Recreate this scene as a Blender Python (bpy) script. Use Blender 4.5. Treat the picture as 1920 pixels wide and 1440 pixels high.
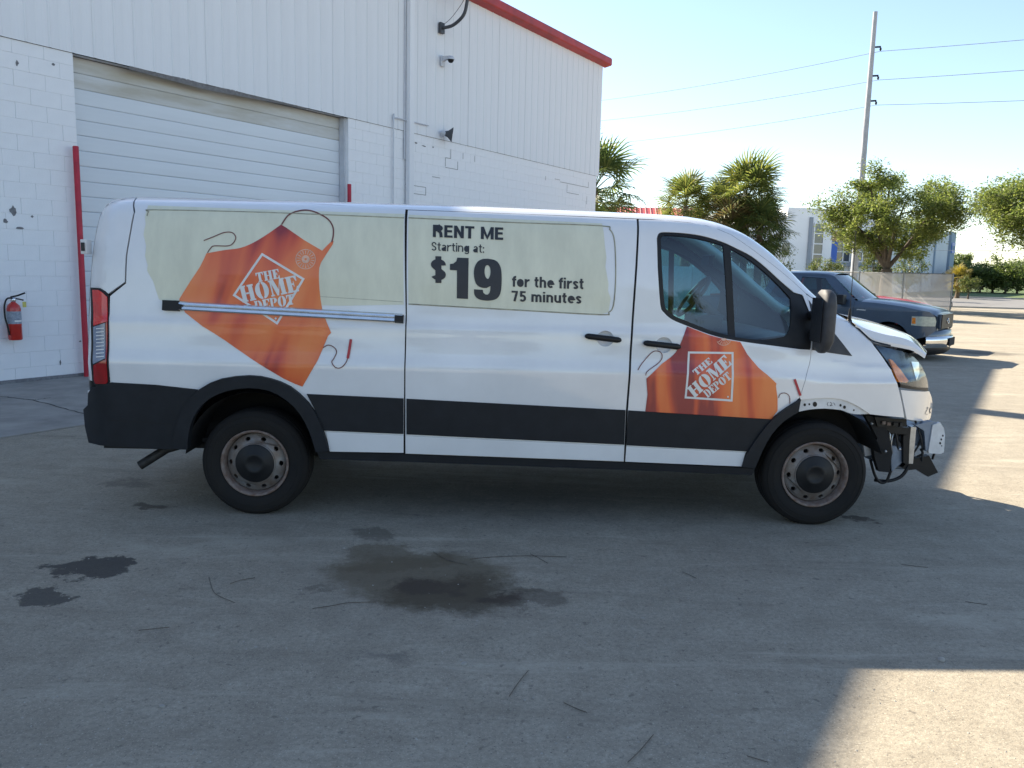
import bpy, bmesh, math, random
from mathutils import Vector, Matrix
from mathutils.geometry import tessellate_polygon
R = math.radians
for o in list(bpy.data.objects): bpy.data.objects.remove(o)
S = bpy.context.scene
COL = S.collection
# ---------------------------------------------------------------- camera
CAMH, FPX, PITCH, ROLL = 1.68, 1538.0, 0.142466, 0.024151
FWD = Vector((0, math.cos(PITCH), -math.sin(PITCH)))
_up0 = Vector((1, 0, 0)).cross(FWD)
RIGHT = (Vector((1, 0, 0))*math.cos(ROLL) + _up0*math.sin(ROLL)).normalized()
UP = RIGHT.cross(FWD)
CAMP = Vector((0, 0, CAMH))
cd = bpy.data.cameras.new('camera'); cam = bpy.data.objects.new('camera', cd); COL.objects.link(cam)
cd.sensor_fit = 'HORIZONTAL'; cd.sensor_width = 36.0; cd.lens = 36.0*FPX/1920.0
cd.clip_start = 0.05; cd.clip_end = 3000
cam.matrix_world = Matrix(((RIGHT.x, UP.x, -FWD.x, 0), (RIGHT.y, UP.y, -FWD.y, 0), (RIGHT.z, UP.z, -FWD.z, CAMH), (0, 0, 0, 1)))
S.camera = cam
S.render.resolution_x, S.render.resolution_y = 1024, 768
# ---------------------------------------------------------------- world and sun
SHX, SHY = 0.955, -1.05                      # ground shadow of one metre of height
SUN_EL = math.atan(1/math.hypot(SHX, SHY)); SUN_ROT = math.atan2(-SHX, -SHY)
W = bpy.data.worlds.new('World'); S.world = W; W.use_nodes = True
nt = W.node_tree; nt.nodes.clear()
sky = nt.nodes.new('ShaderNodeTexSky'); sky.sky_type = 'NISHITA'; sky.sun_disc = False
sky.sun_elevation = SUN_EL; sky.sun_rotation = SUN_ROT; sky.air_density = 1.0; sky.dust_density = 0.3; sky.ozone_density = 2.0
bg = nt.nodes.new('ShaderNodeBackground'); bg.inputs['Strength'].default_value = 0.08
wo = nt.nodes.new('ShaderNodeOutputWorld')
hs_ = nt.nodes.new('ShaderNodeHueSaturation'); hs_.inputs['Saturation'].default_value = .93
nt.links.new(sky.outputs[0], hs_.inputs['Color']); nt.links.new(hs_.outputs[0], bg.inputs[0]); nt.links.new(bg.outputs[0], wo.inputs[0])
sl = bpy.data.lights.new('sun', 'SUN'); sl.energy = 5.0; sl.angle = R(0.53); sl.color = (1.0, 0.89, 0.72)
sun = bpy.data.objects.new('sun', sl); COL.objects.link(sun)
sun.rotation_euler = Vector((SHX, SHY, -1)).to_track_quat('-Z', 'Y').to_euler()
vs = S.view_settings; vs.view_transform = 'Standard'; vs.look = 'None'; vs.gamma = 1; vs.use_curve_mapping = False
vs.exposure = 1.66
# ---------------------------------------------------------------- helpers
def ray(u, v): return FWD + RIGHT*((u-960)/FPX) - UP*((v-720)/FPX)
def gnd(u, v, z=0.0):
    d = ray(u, v); t = (z-CAMH)/d.z; return CAMP + d*t
def at_depth(u, v, Y):
    d = ray(u, v); return CAMP + d*(Y/d.y)
def proj(P):
    d = Vector(P)-CAMP; z = d.dot(FWD)
    return (960+FPX*d.dot(RIGHT)/z, 720-FPX*d.dot(UP)/z) if z > .05 else None
def tag(o, label=None, cat=None, group=None, kind=None):
    if label: o['label'] = label
    if cat: o['category'] = cat
    if group: o['group'] = group
    if kind: o['kind'] = kind
    return o
def empty(name, loc=(0, 0, 0), rz=0, label=None, cat=None, group=None):
    o = bpy.data.objects.new(name, None); COL.objects.link(o); o.location = loc; o.rotation_euler = (0, 0, rz); o.empty_display_size = .1
    return tag(o, label, cat, group)
def link(name, me, parent=None, mat=None):
    o = bpy.data.objects.new(name, me); COL.objects.link(o)
    if parent: o.parent = parent
    if mat is not None and not me.materials: me.materials.append(mat)
    return o
def copy_tree(o, parent=None):
    c = o.copy(); COL.objects.link(c); c.parent = parent
    for ch in o.children: copy_tree(ch, c)
    return c
def lerp(a, b, t): return a+(b-a)*t
def interp(tab, x):
    if x <= tab[0][0]: return tab[0][1]
    for (a, b), (c, d) in zip(tab, tab[1:]):
        if x <= c: return b+(d-b)*(x-a)/(c-a)
    return tab[-1][1]
def herm(tab, x):                              # smooth interpolation through a table
    n = len(tab)
    if x <= tab[0][0]: return tab[0][1]
    if x >= tab[-1][0]: return tab[-1][1]
    for i in range(n-1):
        if x <= tab[i+1][0]: break
    def sl_(k):
        if k <= 0 or k >= n-1:
            k0, k1 = (0, 1) if k <= 0 else (n-2, n-1)
            return (tab[k1][1]-tab[k0][1])/(tab[k1][0]-tab[k0][0])
        a = (tab[k][1]-tab[k-1][1])/(tab[k][0]-tab[k-1][0]); b = (tab[k+1][1]-tab[k][1])/(tab[k+1][0]-tab[k][0])
        return 0 if a*b <= 0 else 2*a*b/(a+b)
    h = tab[i+1][0]-tab[i][0]; t = (x-tab[i][0])/h
    return (2*t**3-3*t*t+1)*tab[i][1]+(t**3-2*t*t+t)*h*sl_(i)+(-2*t**3+3*t*t)*tab[i+1][1]+(t**3-t*t)*h*sl_(i+1)
def crv(pts, n=4, closed=False):               # Catmull-Rom through 2D / 3D points
    P = [tuple(p) for p in pts]; out = []; m = len(P)
    rng = range(m) if closed else range(m-1)
    for i in rng:
        p0 = P[i-1] if (closed or i > 0) else P[0]; p1 = P[i]; p2 = P[(i+1) % m]; p3 = P[(i+2) % m] if (closed or i+2 < m) else P[-1]
        for k in range(n):
            t = k/n
            out.append(tuple(.5*((2*b)+(-a+c)*t+(2*a-5*b+4*c-d)*t*t+(-a+3*b-3*c+d)*t**3) for a, b, c, d in zip(p0, p1, p2, p3)))
    if not closed: out.append(P[-1])
    return out
def frames(path):
    P = [Vector(p) for p in path]; out = []
    ref = None
    for i, p in enumerate(P):
        t = (P[min(i+1, len(P)-1)]-P[max(i-1, 0)]).normalized()
        if ref is None: ref = Vector((0, 0, 1)) if abs(t.z) < .9 else Vector((1, 0, 0))
        a = ref - t*ref.dot(t)
        if a.length < 1e-4: a = t.orthogonal()
        a.normalize(); b = t.cross(a); ref = a; out.append((p, a, b))
    return out
class MB:
    """collects simple shapes into one mesh"""
    def __init__(s): s.v = []; s.f = []; s.sm = []
    def add(s, v, f, smooth=False):
        n = len(s.v); s.v += [tuple(p) for p in v]; s.f += [tuple(i+n for i in q) for q in f]; s.sm += [smooth]*len(f); return s
    def box(s, x0, x1, y0, y1, z0, z1, M=None):
        v = [Vector(p) for p in ((x0, y0, z0), (x1, y0, z0), (x1, y1, z0), (x0, y1, z0), (x0, y0, z1), (x1, y0, z1), (x1, y1, z1), (x0, y1, z1))]
        if M: v = [M@p for p in v]
        return s.add(v, [(0, 3, 2, 1), (4, 5, 6, 7), (0, 1, 5, 4), (1, 2, 6, 5), (2, 3, 7, 6), (3, 0, 4, 7)])
    def bbox(s, x0, x1, y0, y1, z0, z1, b, M=None):          # chamfered box
        bm = bmesh.new(); T = MB().box(x0, x1, y0, y1, z0, z1)
        vs_ = [bm.verts.new(p) for p in T.v]
        for q in T.f: bm.faces.new([vs_[i] for i in q])
        bmesh.ops.bevel(bm, geom=list(bm.edges), offset=b, segments=2, affect='EDGES', profile=.6)
        bm.verts.index_update(); v = [p.co.copy() for p in bm.verts]; f = [[q.index for q in fc.verts] for fc in bm.faces]; bm.free()
        if M: v = [M@p for p in v]
        return s.add(v, f, False)
    def tube(s, path, r, n=8, caps=True, ry=None):
        fr = frames(path); v = []; f = []
        rr = r if isinstance(r, (list, tuple)) else [r]*len(fr)
        for (p, a, b), q in zip(fr, rr):
            for k in range(n):
                c = 2*math.pi*k/n; v.append(p+a*(math.cos(c)*q)+b*(math.sin(c)*(q if ry is None else q*ry)))
        for i in range(len(fr)-1):
            for k in range(n):
                f.append((i*n+k, i*n+(k+1) % n, (i+1)*n+(k+1) % n, (i+1)*n+k))
        s.add(v, f, True)
        if caps:
            s.add(v[:n], [tuple(range(n))[::-1]]); s.add(v[-n:], [tuple(range(n))])
        return s
    def lathe(s, prof, seg=32, M=None, a0=0, a1=2*math.pi, sm=True):   # prof (r,h) about local Z
        full = abs(a1-a0-2*math.pi) < 1e-6; cols = seg if full else seg+1; v = []; f = []
        for k in range(cols):
            c = a0+(a1-a0)*k/seg
            for r, h in prof: v.append(Vector((r*math.cos(c), r*math.sin(c), h)))
        n = len(prof)
        for k in range(seg):
            k2 = (k+1) % cols
            for i in range(n-1):
                f.append((k*n+i, k2*n+i, k2*n+i+1, k*n+i+1))
        if M: v = [M@p for p in v]
        return s.add(v, f, sm)
    def loft(s, secs, sm=True, close=False):
        n = len(secs[0]); v = [p for q in secs for p in q]; f = []
        for i in range(len(secs)-1):
            for k in range(n if close else n-1):
                f.append((i*n+k, i*n+(k+1) % n, (i+1)*n+(k+1) % n, (i+1)*n+k))
        return s.add(v, f, sm)
    def prism(s, poly, d, M=None):                           # 2D polygon (x,z) extruded along y by d
        tri = tessellate_polygon([[Vector((x, y, 0)) for x, y in poly]])
        n = len(poly); v = [Vector((x, 0, z)) for x, z in poly]+[Vector((x, d, z)) for x, z in poly]
        f = [tuple(t) for t in tri]+[tuple(i+n for i in t) for t in tri]+[(i, (i+1) % n, (i+1) % n+n, i+n) for i in range(n)]
        if M: v = [M@p for p in v]
        return s.add(v, f)
    def mesh(s, name, mat=None, fixn=True):
        me = bpy.data.meshes.new(name); me.from_pydata(s.v, [], s.f)
        if fixn:
            bm = bmesh.new(); bm.from_mesh(me); bmesh.ops.recalc_face_normals(bm, faces=bm.faces); bm.to_mesh(me); bm.free()
        me.polygons.foreach_set('use_smooth', s.sm); me.update()
        if mat: me.materials.append(mat)
        return me
    def build(s, name, mat, parent=None, fixn=True): return link(name, s.mesh(name, mat, fixn), parent)
# ---------------------------------------------------------------- materials
def nodes(m):
    m.use_nodes = True; t = m.node_tree; return t, t.nodes, t.links
def mat(name, col, rough=.5, metal=0.0, var=.0, scale=6.0, bump=0.0, bscale=40.0, spec=.5, coat=0.0, col2=None, detail=6.0, space='Object', stretch=None):
    m = bpy.data.materials.new(name); t, N, L = nodes(m); b = N['Principled BSDF']
    b.inputs['Roughness'].default_value = rough; b.inputs['Metallic'].default_value = metal
    b.inputs['Specular IOR Level'].default_value = spec; b.inputs['Coat Weight'].default_value = coat; b.inputs['Coat Roughness'].default_value = .04
    b.inputs['Base Color'].default_value = (*col, 1)
    if var or bump:
        tc = N.new('ShaderNodeTexCoord'); src = tc.outputs[space]
        if stretch:
            mp = N.new('ShaderNodeMapping'); mp.inputs['Scale'].default_value = stretch; L.new(src, mp.inputs[0]); src = mp.outputs[0]
    if var:
        nz = N.new('ShaderNodeTexNoise'); nz.inputs['Scale'].default_value = scale; nz.inputs['Detail'].default_value = detail; nz.inputs['Roughness'].default_value = .62
        L.new(src, nz.inputs['Vector'])
        rp = N.new('ShaderNodeValToRGB'); c2 = col2 or tuple(c*(1-var) for c in col); c1 = col if col2 else tuple(min(1, c*(1+var*.5)) for c in col)
        rp.color_ramp.elements[0].position = .33; rp.color_ramp.elements[1].position = .67
        rp.color_ramp.elements[0].color = (*c2, 1); rp.color_ramp.elements[1].color = (*c1, 1)
        L.new(nz.outputs[0], rp.inputs[0]); L.new(rp.outputs[0], b.inputs['Base Color'])
    if bump:
        n2 = N.new('ShaderNodeTexNoise'); n2.inputs['Scale'].default_value = bscale; n2.inputs['Detail'].default_value = 5; L.new(src, n2.inputs['Vector'])
        bp = N.new('ShaderNodeBump'); bp.inputs['Strength'].default_value = bump; bp.inputs['Distance'].default_value = .01
        L.new(n2.outputs[0], bp.inputs['Height']); L.new(bp.outputs[0], b.inputs['Normal'])
    return m
def glass(name, tint, rough=.02, fac=1.0):
    m = bpy.data.materials.new(name); t, N, L = nodes(m); N.remove(N['Principled BSDF'])
    tr = N.new('ShaderNodeBsdfTransparent'); tr.inputs[0].default_value = (*tint, 1)
    gl = N.new('ShaderNodeBsdfGlossy'); gl.inputs['Roughness'].default_value = rough; gl.inputs[0].default_value = (1, 1, 1, 1)
    fr = N.new('ShaderNodeLayerWeight'); fr.inputs[0].default_value = .5
    pw = N.new('ShaderNodeMath'); pw.operation = 'POWER'; pw.inputs[1].default_value = 4.0; L.new(fr.outputs['Facing'], pw.inputs[0])
    mx = N.new('ShaderNodeMixShader'); mu = N.new('ShaderNodeMath'); mu.operation = 'MULTIPLY_ADD'; mu.inputs[1].default_value = .9*fac; mu.inputs[2].default_value = .07*fac
    L.new(pw.outputs[0], mu.inputs[0]); L.new(mu.outputs[0], mx.inputs[0]); L.new(tr.outputs[0], mx.inputs[1]); L.new(gl.outputs[0], mx.inputs[2])
    L.new(mx.outputs[0], N['Material Output'].inputs[0]); return m
M = {}
M['paint'] = mat('van white paint', (.76, .77, .78), .26, var=.09, scale=1.3, coat=1.0, bump=.02, bscale=3, spec=.45)
M['cream'] = mat('aged cream film', (.70, .695, .545), .42, var=.10, scale=4, coat=.3, bump=.05, bscale=12, stretch=(2.2, 1, .7))
M['clad'] = mat('charcoal cladding', (.011, .0135, .018), .6, spec=.35, var=.25, scale=9, bump=.06, bscale=260)
M['blk'] = mat('black plastic', (.010, .0105, .012), .5, spec=.35, var=.3, scale=12)
M['mirrorblk'] = mat('weathered black plastic', (.045, .047, .052), .62, var=.3, scale=14, bump=.12, bscale=300)
M['inner'] = mat('dark inner body', (.012, .012, .013), .8, var=.3, scale=5)
M['gap'] = mat('panel gap', (.02, .02, .022), .8, var=.2, scale=9)
M['trim'] = mat('grey cab trim', (.12, .125, .13), .65, var=.15, scale=8)
M['liner'] = mat('pale cab liner', (.34, .35, .34), .8, var=.1, scale=8)
M['dash'] = mat('dark dashboard', (.03, .032, .036), .55, var=.2, scale=8)
M['glass'] = glass('tinted side glass', (.27, .52, .59), fac=1.1)
M['wind'] = glass('windscreen glass', (.80, .90, .88))
M['lens'] = glass('clear lens', (.92, .95, .97), fac=.6)
M['tyre'] = mat('tyre rubber', (.014, .014, .0145), .85, spec=.25, var=.35, scale=6, col2=(.019, .0175, .016), bump=.15, bscale=90)
M['rim'] = mat('silver steel wheel', (.25, .245, .24), .5, .4, var=.3, scale=11, col2=(.17, .125, .095))
M['rust'] = mat('rusty rim flange', (.14, .085, .06), .8, .1, var=.5, scale=22, col2=(.24, .20, .18), bump=.2, bscale=80)
M['steel'] = mat('bare steel', (.42, .44, .47), .34, .85, var=.25, scale=10)
M['alu'] = mat('aluminium rail', (.74, .75, .77), .16, .9, var=.12, scale=12)
M['bluesteel'] = mat('blue grey steel', (.20, .25, .33), .45, .3, var=.25, scale=9)
M['rawwhite'] = mat('dull white steel', (.66, .67, .68), .5, var=.12, scale=15)
M['redlens'] = mat('red tail lens', (.70, .010, .006), .12, var=.25, scale=9, coat=.8)
M['redlens2'] = mat('deep red tail lens', (.36, .006, .008), .12, var=.25, scale=9, coat=.8)
M['clearlens'] = mat('ribbed clear tail lens', (.20, .24, .33), .2, var=.3, scale=30, coat=.8)
M['amber'] = mat('amber indicator', (.85, .25, .02), .2, var=.35, scale=30, coat=.7)
M['chrome'] = mat('chrome', (.7, .7, .7), .12, 1.0, var=.1, scale=5)
M['ink'] = mat('black vinyl lettering', (.022, .024, .03), .45, var=.15, scale=10)
M['white_print'] = mat('white print', (.74, .74, .72), .45, var=.08, scale=12)
M['strap'] = mat('brown red strap print', (.17, .05, .045), .5, var=.25, scale=14)
M['redstrap'] = mat('red strap print', (.42, .035, .045), .5, var=.2, scale=14)
M['pipe'] = mat('sooty exhaust steel', (.05, .05, .052), .6, .5, var=.4, scale=14)
# ================================================================ SETTING
def ground_mat():
    m = bpy.data.materials.new('sandy concrete yard'); t, N, L = nodes(m); b = N['Principled BSDF']; b.inputs['Roughness'].default_value = .9; b.inputs['Specular IOR Level'].default_value = .2
    tc = N.new('ShaderNodeTexCoord'); P = tc.outputs['Object']
    def noise(sc, det=6, rough=.6, dist=0, vec=None):
        n = N.new('ShaderNodeTexNoise'); n.inputs['Scale'].default_value = sc; n.inputs['Detail'].default_value = det; n.inputs['Roughness'].default_value = rough; n.inputs['Distortion'].default_value = dist
        L.new(vec or P, n.inputs['Vector']); return n.outputs[0]
    def ramp(x, p0, p1, c0, c1):
        r = N.new('ShaderNodeValToRGB'); e = r.color_ramp.elements; e[0].position = p0; e[1].position = p1; e[0].color = c0; e[1].color = c1; L.new(x, r.inputs[0]); return r.outputs[0]
    def mix(f, a, c, typ='MIX'):
        x = N.new('ShaderNodeMix'); x.data_type = 'RGBA'; x.blend_type = typ
        if isinstance(f, (int, float)): x.inputs[0].default_value = f
        else: L.new(f, x.inputs[0])
        for s_, k in ((a, 6), (c, 7)):
            if isinstance(s_, tuple): x.inputs[k].default_value = s_
            else: L.new(s_, x.inputs[k])
        return x.outputs[2]
    def mth(op, a, c=None):
        x = N.new('ShaderNodeMath'); x.operation = op
        for i, s_ in enumerate((a, c)):
            if s_ is None: continue
            if isinstance(s_, (int, float)): x.inputs[i].default_value = s_
            else: L.new(s_, x.inputs[i])
        return x.outputs[0]
    base = ramp(noise(.55, 8, .68), .32, .68, (0.267, 0.234, 0.182, 1), (0.395, 0.354, 0.279, 1))
    base = mix(.55, base, ramp(noise(5, 9, .72), .32, .70, (0.231, 0.201, 0.155, 1), (0.436, 0.392, 0.310, 1)))
    base = mix(ramp(noise(42, 4, .65), .40, .72, (0, 0, 0, 1), (.6, .6, .6, 1)), base, (0.173, 0.154, 0.123, 1))
    base = mix(ramp(noise(140, 2, .5), .58, .72, (0, 0, 0, 1), (.8, .8, .8, 1)), base, (0.494, 0.456, 0.371, 1))
    base = mix(ramp(noise(110, 2, .5, 0), .63, .71, (0, 0, 0, 1), (.8, .8, .8, 1)), base, (0.098, 0.086, 0.071, 1))
    mp = N.new('ShaderNodeMapping'); mp.inputs['Scale'].default_value = (.3, 1.9, 1); mp.inputs['Rotation'].default_value = (0, 0, .08); L.new(P, mp.inputs[0])
    base = mix(ramp(noise(2.4, 7, .72, .7, mp.outputs[0]), .54, .70, (0, 0, 0, 1), (.5, .5, .5, 1)), base, (0.182, 0.158, 0.123, 1))
    base = mix(ramp(noise(1.1, 7, .7, .9, mp.outputs[0]), .56, .66, (0, 0, 0, 1), (.45, .45, .45, 1)), base, (0.453, 0.411, 0.328, 1))
    base = mix(ramp(noise(23, 3, .55), .63, .70, (0, 0, 0, 1), (.55, .55, .55, 1)), base, (0.121, 0.109, 0.091, 1))
    base = mix(ramp(noise(.28, 5, .6, 1.2), .52, .60, (0, 0, 0, 1), (.22, .22, .22, 1)), base, (0.187, 0.169, 0.139, 1))
    vn = N.new('ShaderNodeVectorMath'); vn.operation = 'ADD'; nv = N.new('ShaderNodeTexNoise'); nv.inputs['Scale'].default_value = 2.6; nv.inputs['Detail'].default_value = 9; nv.inputs['Roughness'].default_value = .68; L.new(P, nv.inputs['Vector'])
    sc = N.new('ShaderNodeVectorMath'); sc.operation = 'MULTIPLY_ADD'; sc.inputs[1].default_value = (.66, .66, 0); sc.inputs[2].default_value = (-.33, -.33, 0); L.new(nv.outputs['Color'], sc.inputs[0])
    L.new(P, vn.inputs[0]); L.new(sc.outputs[0], vn.inputs[1]); Q = vn.outputs[0]
    fine = noise(14, 8, .78, .3)
    def stain(u, v, wu, hv, soft, col, amt, rot=0):  # dark blot; serves stains, a painted shadow streak and a plain darkening
        nonlocal base
        c = gnd(u, v); rx = abs(gnd(u+wu, v).x-c.x); ry = abs(gnd(u, v-hv).y-gnd(u, v+hv).y)/2
        mp2 = N.new('ShaderNodeMapping'); mp2.vector_type = 'TEXTURE'; mp2.inputs['Location'].default_value = (c.x, c.y, 0); mp2.inputs['Rotation'].default_value = (0, 0, rot); mp2.inputs['Scale'].default_value = (rx, ry, 1); L.new(Q, mp2.inputs[0])
        ln = N.new('ShaderNodeVectorMath'); ln.operation = 'LENGTH'; L.new(mp2.outputs[0], ln.inputs[0])
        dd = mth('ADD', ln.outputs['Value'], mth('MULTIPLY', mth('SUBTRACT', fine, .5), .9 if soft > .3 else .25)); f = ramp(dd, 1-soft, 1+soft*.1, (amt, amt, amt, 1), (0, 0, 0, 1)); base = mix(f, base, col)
    dk = (.065, .05, .04, 1); wet = (.062, .057, .052, 1); moss = (.05, .043, .028, 1)  # wet also colours the shadow streak painted by the pickup
    br = (.125, .10, .065, 1)
    stain(790, 1080, 185, 62, .3, br, .74); stain(735, 1042, 105, 26, .2, br, .6); stain(980, 1125, 95, 20, .25, dk, .5, -.12)
    stain(850, 1110, 170, 45, .45, (.075, .06, .04, 1), .75, -.1); stain(800, 1095, 70, 16, .4, dk, .7); stain(930, 1118, 60, 12, .4, dk, .75); stain(690, 1004, 58, 12, .3, (.10, .088, .07, 1), .6)
    stain(180, 1064, 86, 21, .12, wet, .88); stain(82, 1115, 74, 17, .15, wet, .8); stain(600, 1105, 26, 8, .5, dk, .4); stain(285, 948, 42, 7, .4, dk, .7); stain(240, 905, 60, 9, .6, dk, .4); stain(1612, 975, 26, 6, .4, dk, .8); stain(710, 1243, 90, 16, .8, (.11, .10, .09, 1), .5)
    stain(1850, 662, 60, 5, .5, wet, .6); stain(1000, 930, 420, 60, .9, (.08, .075, .07, 1), .55)  # painted shadow streak beside the pickup, then a broad soft darkening under the van
    L.new(base, b.inputs['Base Color'])
    hgt = mth('ADD', mth('MULTIPLY', noise(45, 5, .7), .6), mth('MULTIPLY', noise(6, 6, .6), .8))
    bp = N.new('ShaderNodeBump'); bp.inputs['Strength'].default_value = .55; bp.inputs['Distance'].default_value = .012; L.new(hgt, bp.inputs['Height']); L.new(bp.outputs[0], b.inputs['Normal'])
    return m
M['ground'] = ground_mat()
def sheet(name, pts, z, mt, thick=0.0, kind='structure'):
    mb = MB(); n = len(pts); tri = tessellate_polygon([[Vector((x, y, 0)) for x, y in pts]])
    mb.add([(x, y, z) for x, y in pts], [tuple(t) for t in tri])
    if thick: mb.add([(x, y, z) for x, y in pts]+[(x, y, z-thick) for x, y in pts], [(i, (i+1) % n, (i+1) % n+n, i+n) for i in range(n)])
    o = mb.build(name, mt); tag(o, kind=kind); return o
gr = sheet('ground', [(-900, -900), (900, -900), (900, 900), (-900, 900)], 0, M['ground'])
# warehouse frame: t along the wall, s out of the wall, z up
WA = Vector((-6.627, 10.488, 0)); WD = Vector((.5307, .8476, 0)).normalized(); WN = Vector((WD.y, -WD.x, 0))
WM4 = Matrix(((WD.x, WN.x, 0, WA.x), (WD.y, WN.y, 0, WA.y), (0, 0, 1, 0), (0, 0, 0, 1)))   # local (t, s, z); mirrored axes are avoided below
WANG = math.atan2(WD.y, WD.x)            # local x = t, local y = left of wall = -s
def WL(t, s, z): return Vector((t, -s, z))
def Wpx(u, v, s=0.0):                    # photo ray on the wall face -> (t, z)
    d = ray(u, v); A = WA+WN*s; k = (A-CAMP).dot(WN)/d.dot(WN); P = CAMP+d*k; return ((P-WA).dot(WD), P.z)
M['block'] = mat('white painted block', (.84, .845, .86), .85, var=.06, scale=1.3, bump=.35, bscale=55)
M['panel'] = mat('white painted steel cladding', (.76, .77, .79), .6, var=.07, scale=.9, stretch=(1.5, 1, .25))
M['slat'] = mat('white door slat', (.68, .72, .76), .5, var=.06, scale=1.2, stretch=(.3, 1, 2))
M['slatdirt'] = mat('rust stained door slat', (.46, .44, .38), .6, var=.3, scale=1.6, col2=(.62, .64, .65), stretch=(.5, 1, 3))
M['redtrim'] = mat('red painted gutter', (.40, .028, .03), .5, var=.25, scale=3)
M['postred'] = mat('red guard post', (.45, .012, .035), .5, var=.2, scale=6)
M['mortar'] = mat('block wall core', (.82, .825, .84), .9, var=.1, scale=2)
M['bare'] = mat('bare grey block', (.20, .20, .21), .9, var=.3, scale=20)
M['dark'] = mat('dark void', (.02, .02, .022), .9, var=.1, scale=5)
M['roofmetal'] = mat('grey roof sheet', (.35, .36, .37), .5, .3, var=.15, scale=2)
M['conduit'] = mat('painted conduit', (.56, .58, .62), .5, var=.1, scale=6)
wh = empty('warehouse', WA, WANG, 'long white warehouse with painted block wall, steel cladding and red gutter', 'warehouse')
T0, T1, ZB, ZT = -15.0, 16.9, 4.4, 7.5
DT0, DT1 = 1.19, 6.46
core = MB(); 
core.box(T0, DT0, .007, .3, 0, ZB); core.box(DT1, T1, .007, .3, 0, ZB); core.box(T0, T1, .03, .3, ZB, ZT+.2); core.box(DT0, DT1, .031, .3, ZB-.012, ZB)
core.box(T1-.25, T1, .3, 22, 0, ZT+.2); core.box(T0, T0+.25, .3, 22, 0, ZT+.2); core.box(T0, T1, 22, 22.2, 0, ZT+.2)
core.build('wall_core', M['mortar'], wh)
rf = MB(); rf.loft([[Vector((T0-.2, -.1, ZT+.25)), Vector((T0-.2, 11, ZT+1.1)), Vector((T0-.2, 22.3, ZT+.25))], [Vector((T1+.2, -.1, ZT+.25)), Vector((T1+.2, 11, ZT+1.1)), Vector((T1+.2, 22.3, ZT+.25))]], False); rf.build('roof', M['roofmetal'], wh)
# blocks
def block_mesh(wd):
    g = .0010; c = .0024; x0, x1, z0, z1 = g, wd-g, g, .2-g
    v = [(x0, .03, z0), (x1, .03, z0), (x1, .03, z1), (x0, .03, z1), (x0, c, z0), (x1, c, z0), (x1, c, z1), (x0, c, z1), (x0+c, 0, z0+c), (x1-c, 0, z0+c), (x1-c, 0, z1-c), (x0+c, 0, z1-c)]
    f = []
    for a, b in ((0, 4), (4, 8)):
        for i in range(4): f.append((a+i, a+(i+1) % 4, b+(i+1) % 4, b+i))
    f.append((8, 9, 10, 11)); return MB().add(v, f)
bms = {}
def bmesh_for(wd):
    k = round(wd, 3)
    if k not in bms: bms[k] = block_mesh(k).mesh('block', M['block'])
    return bms[k]
random.seed(5)
blocks = []
for (a, b) in ((T0, DT0), (DT1, T1)):
    for r in range(22):
        x = a-(.2 if r % 2 else 0) if a == T0 else a
        first = True
        while x < b-.01:
            wd = .4
            if a != T0 and first and r % 2: wd = .2
            first = False
            e = min(x+wd, b); s0 = max(x, a)
            if e-s0 > .03: blocks.append((s0, r, round(e-s0, 3)))
            x += wd
def vis(bk):
    t, r, wd = bk; P = WA+WD*(t+wd/2)+Vector((0, 0, r*.2+.1)); q = proj(P)
    if q is None or not (-25 < q[0] < 1945 and -25 < q[1] < 1465): return 0
    if q[0] > 185 and q[1] > 372+.0326*(q[0]-250): return 0
    return 1.0/(P-CAMP).length
blocks.sort(key=lambda k: -vis(k))
rest = MB()
for i, (t, r, wd) in enumerate(blocks):
    dy = random.uniform(-.0012, .0012)
    if i < 300 and vis((t, r, wd)) > 0:
        o = link('block', bmesh_for(wd), wh); o.location = (t, dy, r*.2)
    else:
        b = block_mesh(wd); rest.add([(x+t, y+dy, z+r*.2) for x, y, z in b.v], b.f)
tag(rest.build('blockwork', M['block'], wh), kind='stuff')
# cladding panels
pm = MB(); pw = .305; prof_ = [(0, 0), (.014, -.011), (.032, -.011), (.046, 0), (.14, 0), (.147, -.0018), (.161, -.0018), (.168, 0), (.235, 0), (.242, -.0018), (.256, -.0018), (.263, 0), (pw, 0)]
pm.loft([[Vector((x, y, z)) for x, y in prof_] for z in (ZB-.03, ZT)], False); pme = pm.mesh('cladding_panel', M['panel'])
t = T0
while t < T1-.05:
    o = link('cladding_panel', pme, wh); o.location = (t, -.012+random.uniform(-.002, .002), 0); t += pw
mb = MB(); mb.box(T0, T1, -.008, .03, ZB-.034, ZB-.012); mb.build('drip_edge_shadow', M['dark'], wh)  # drip edge coloured near black to stand for its shadow gap
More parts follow.
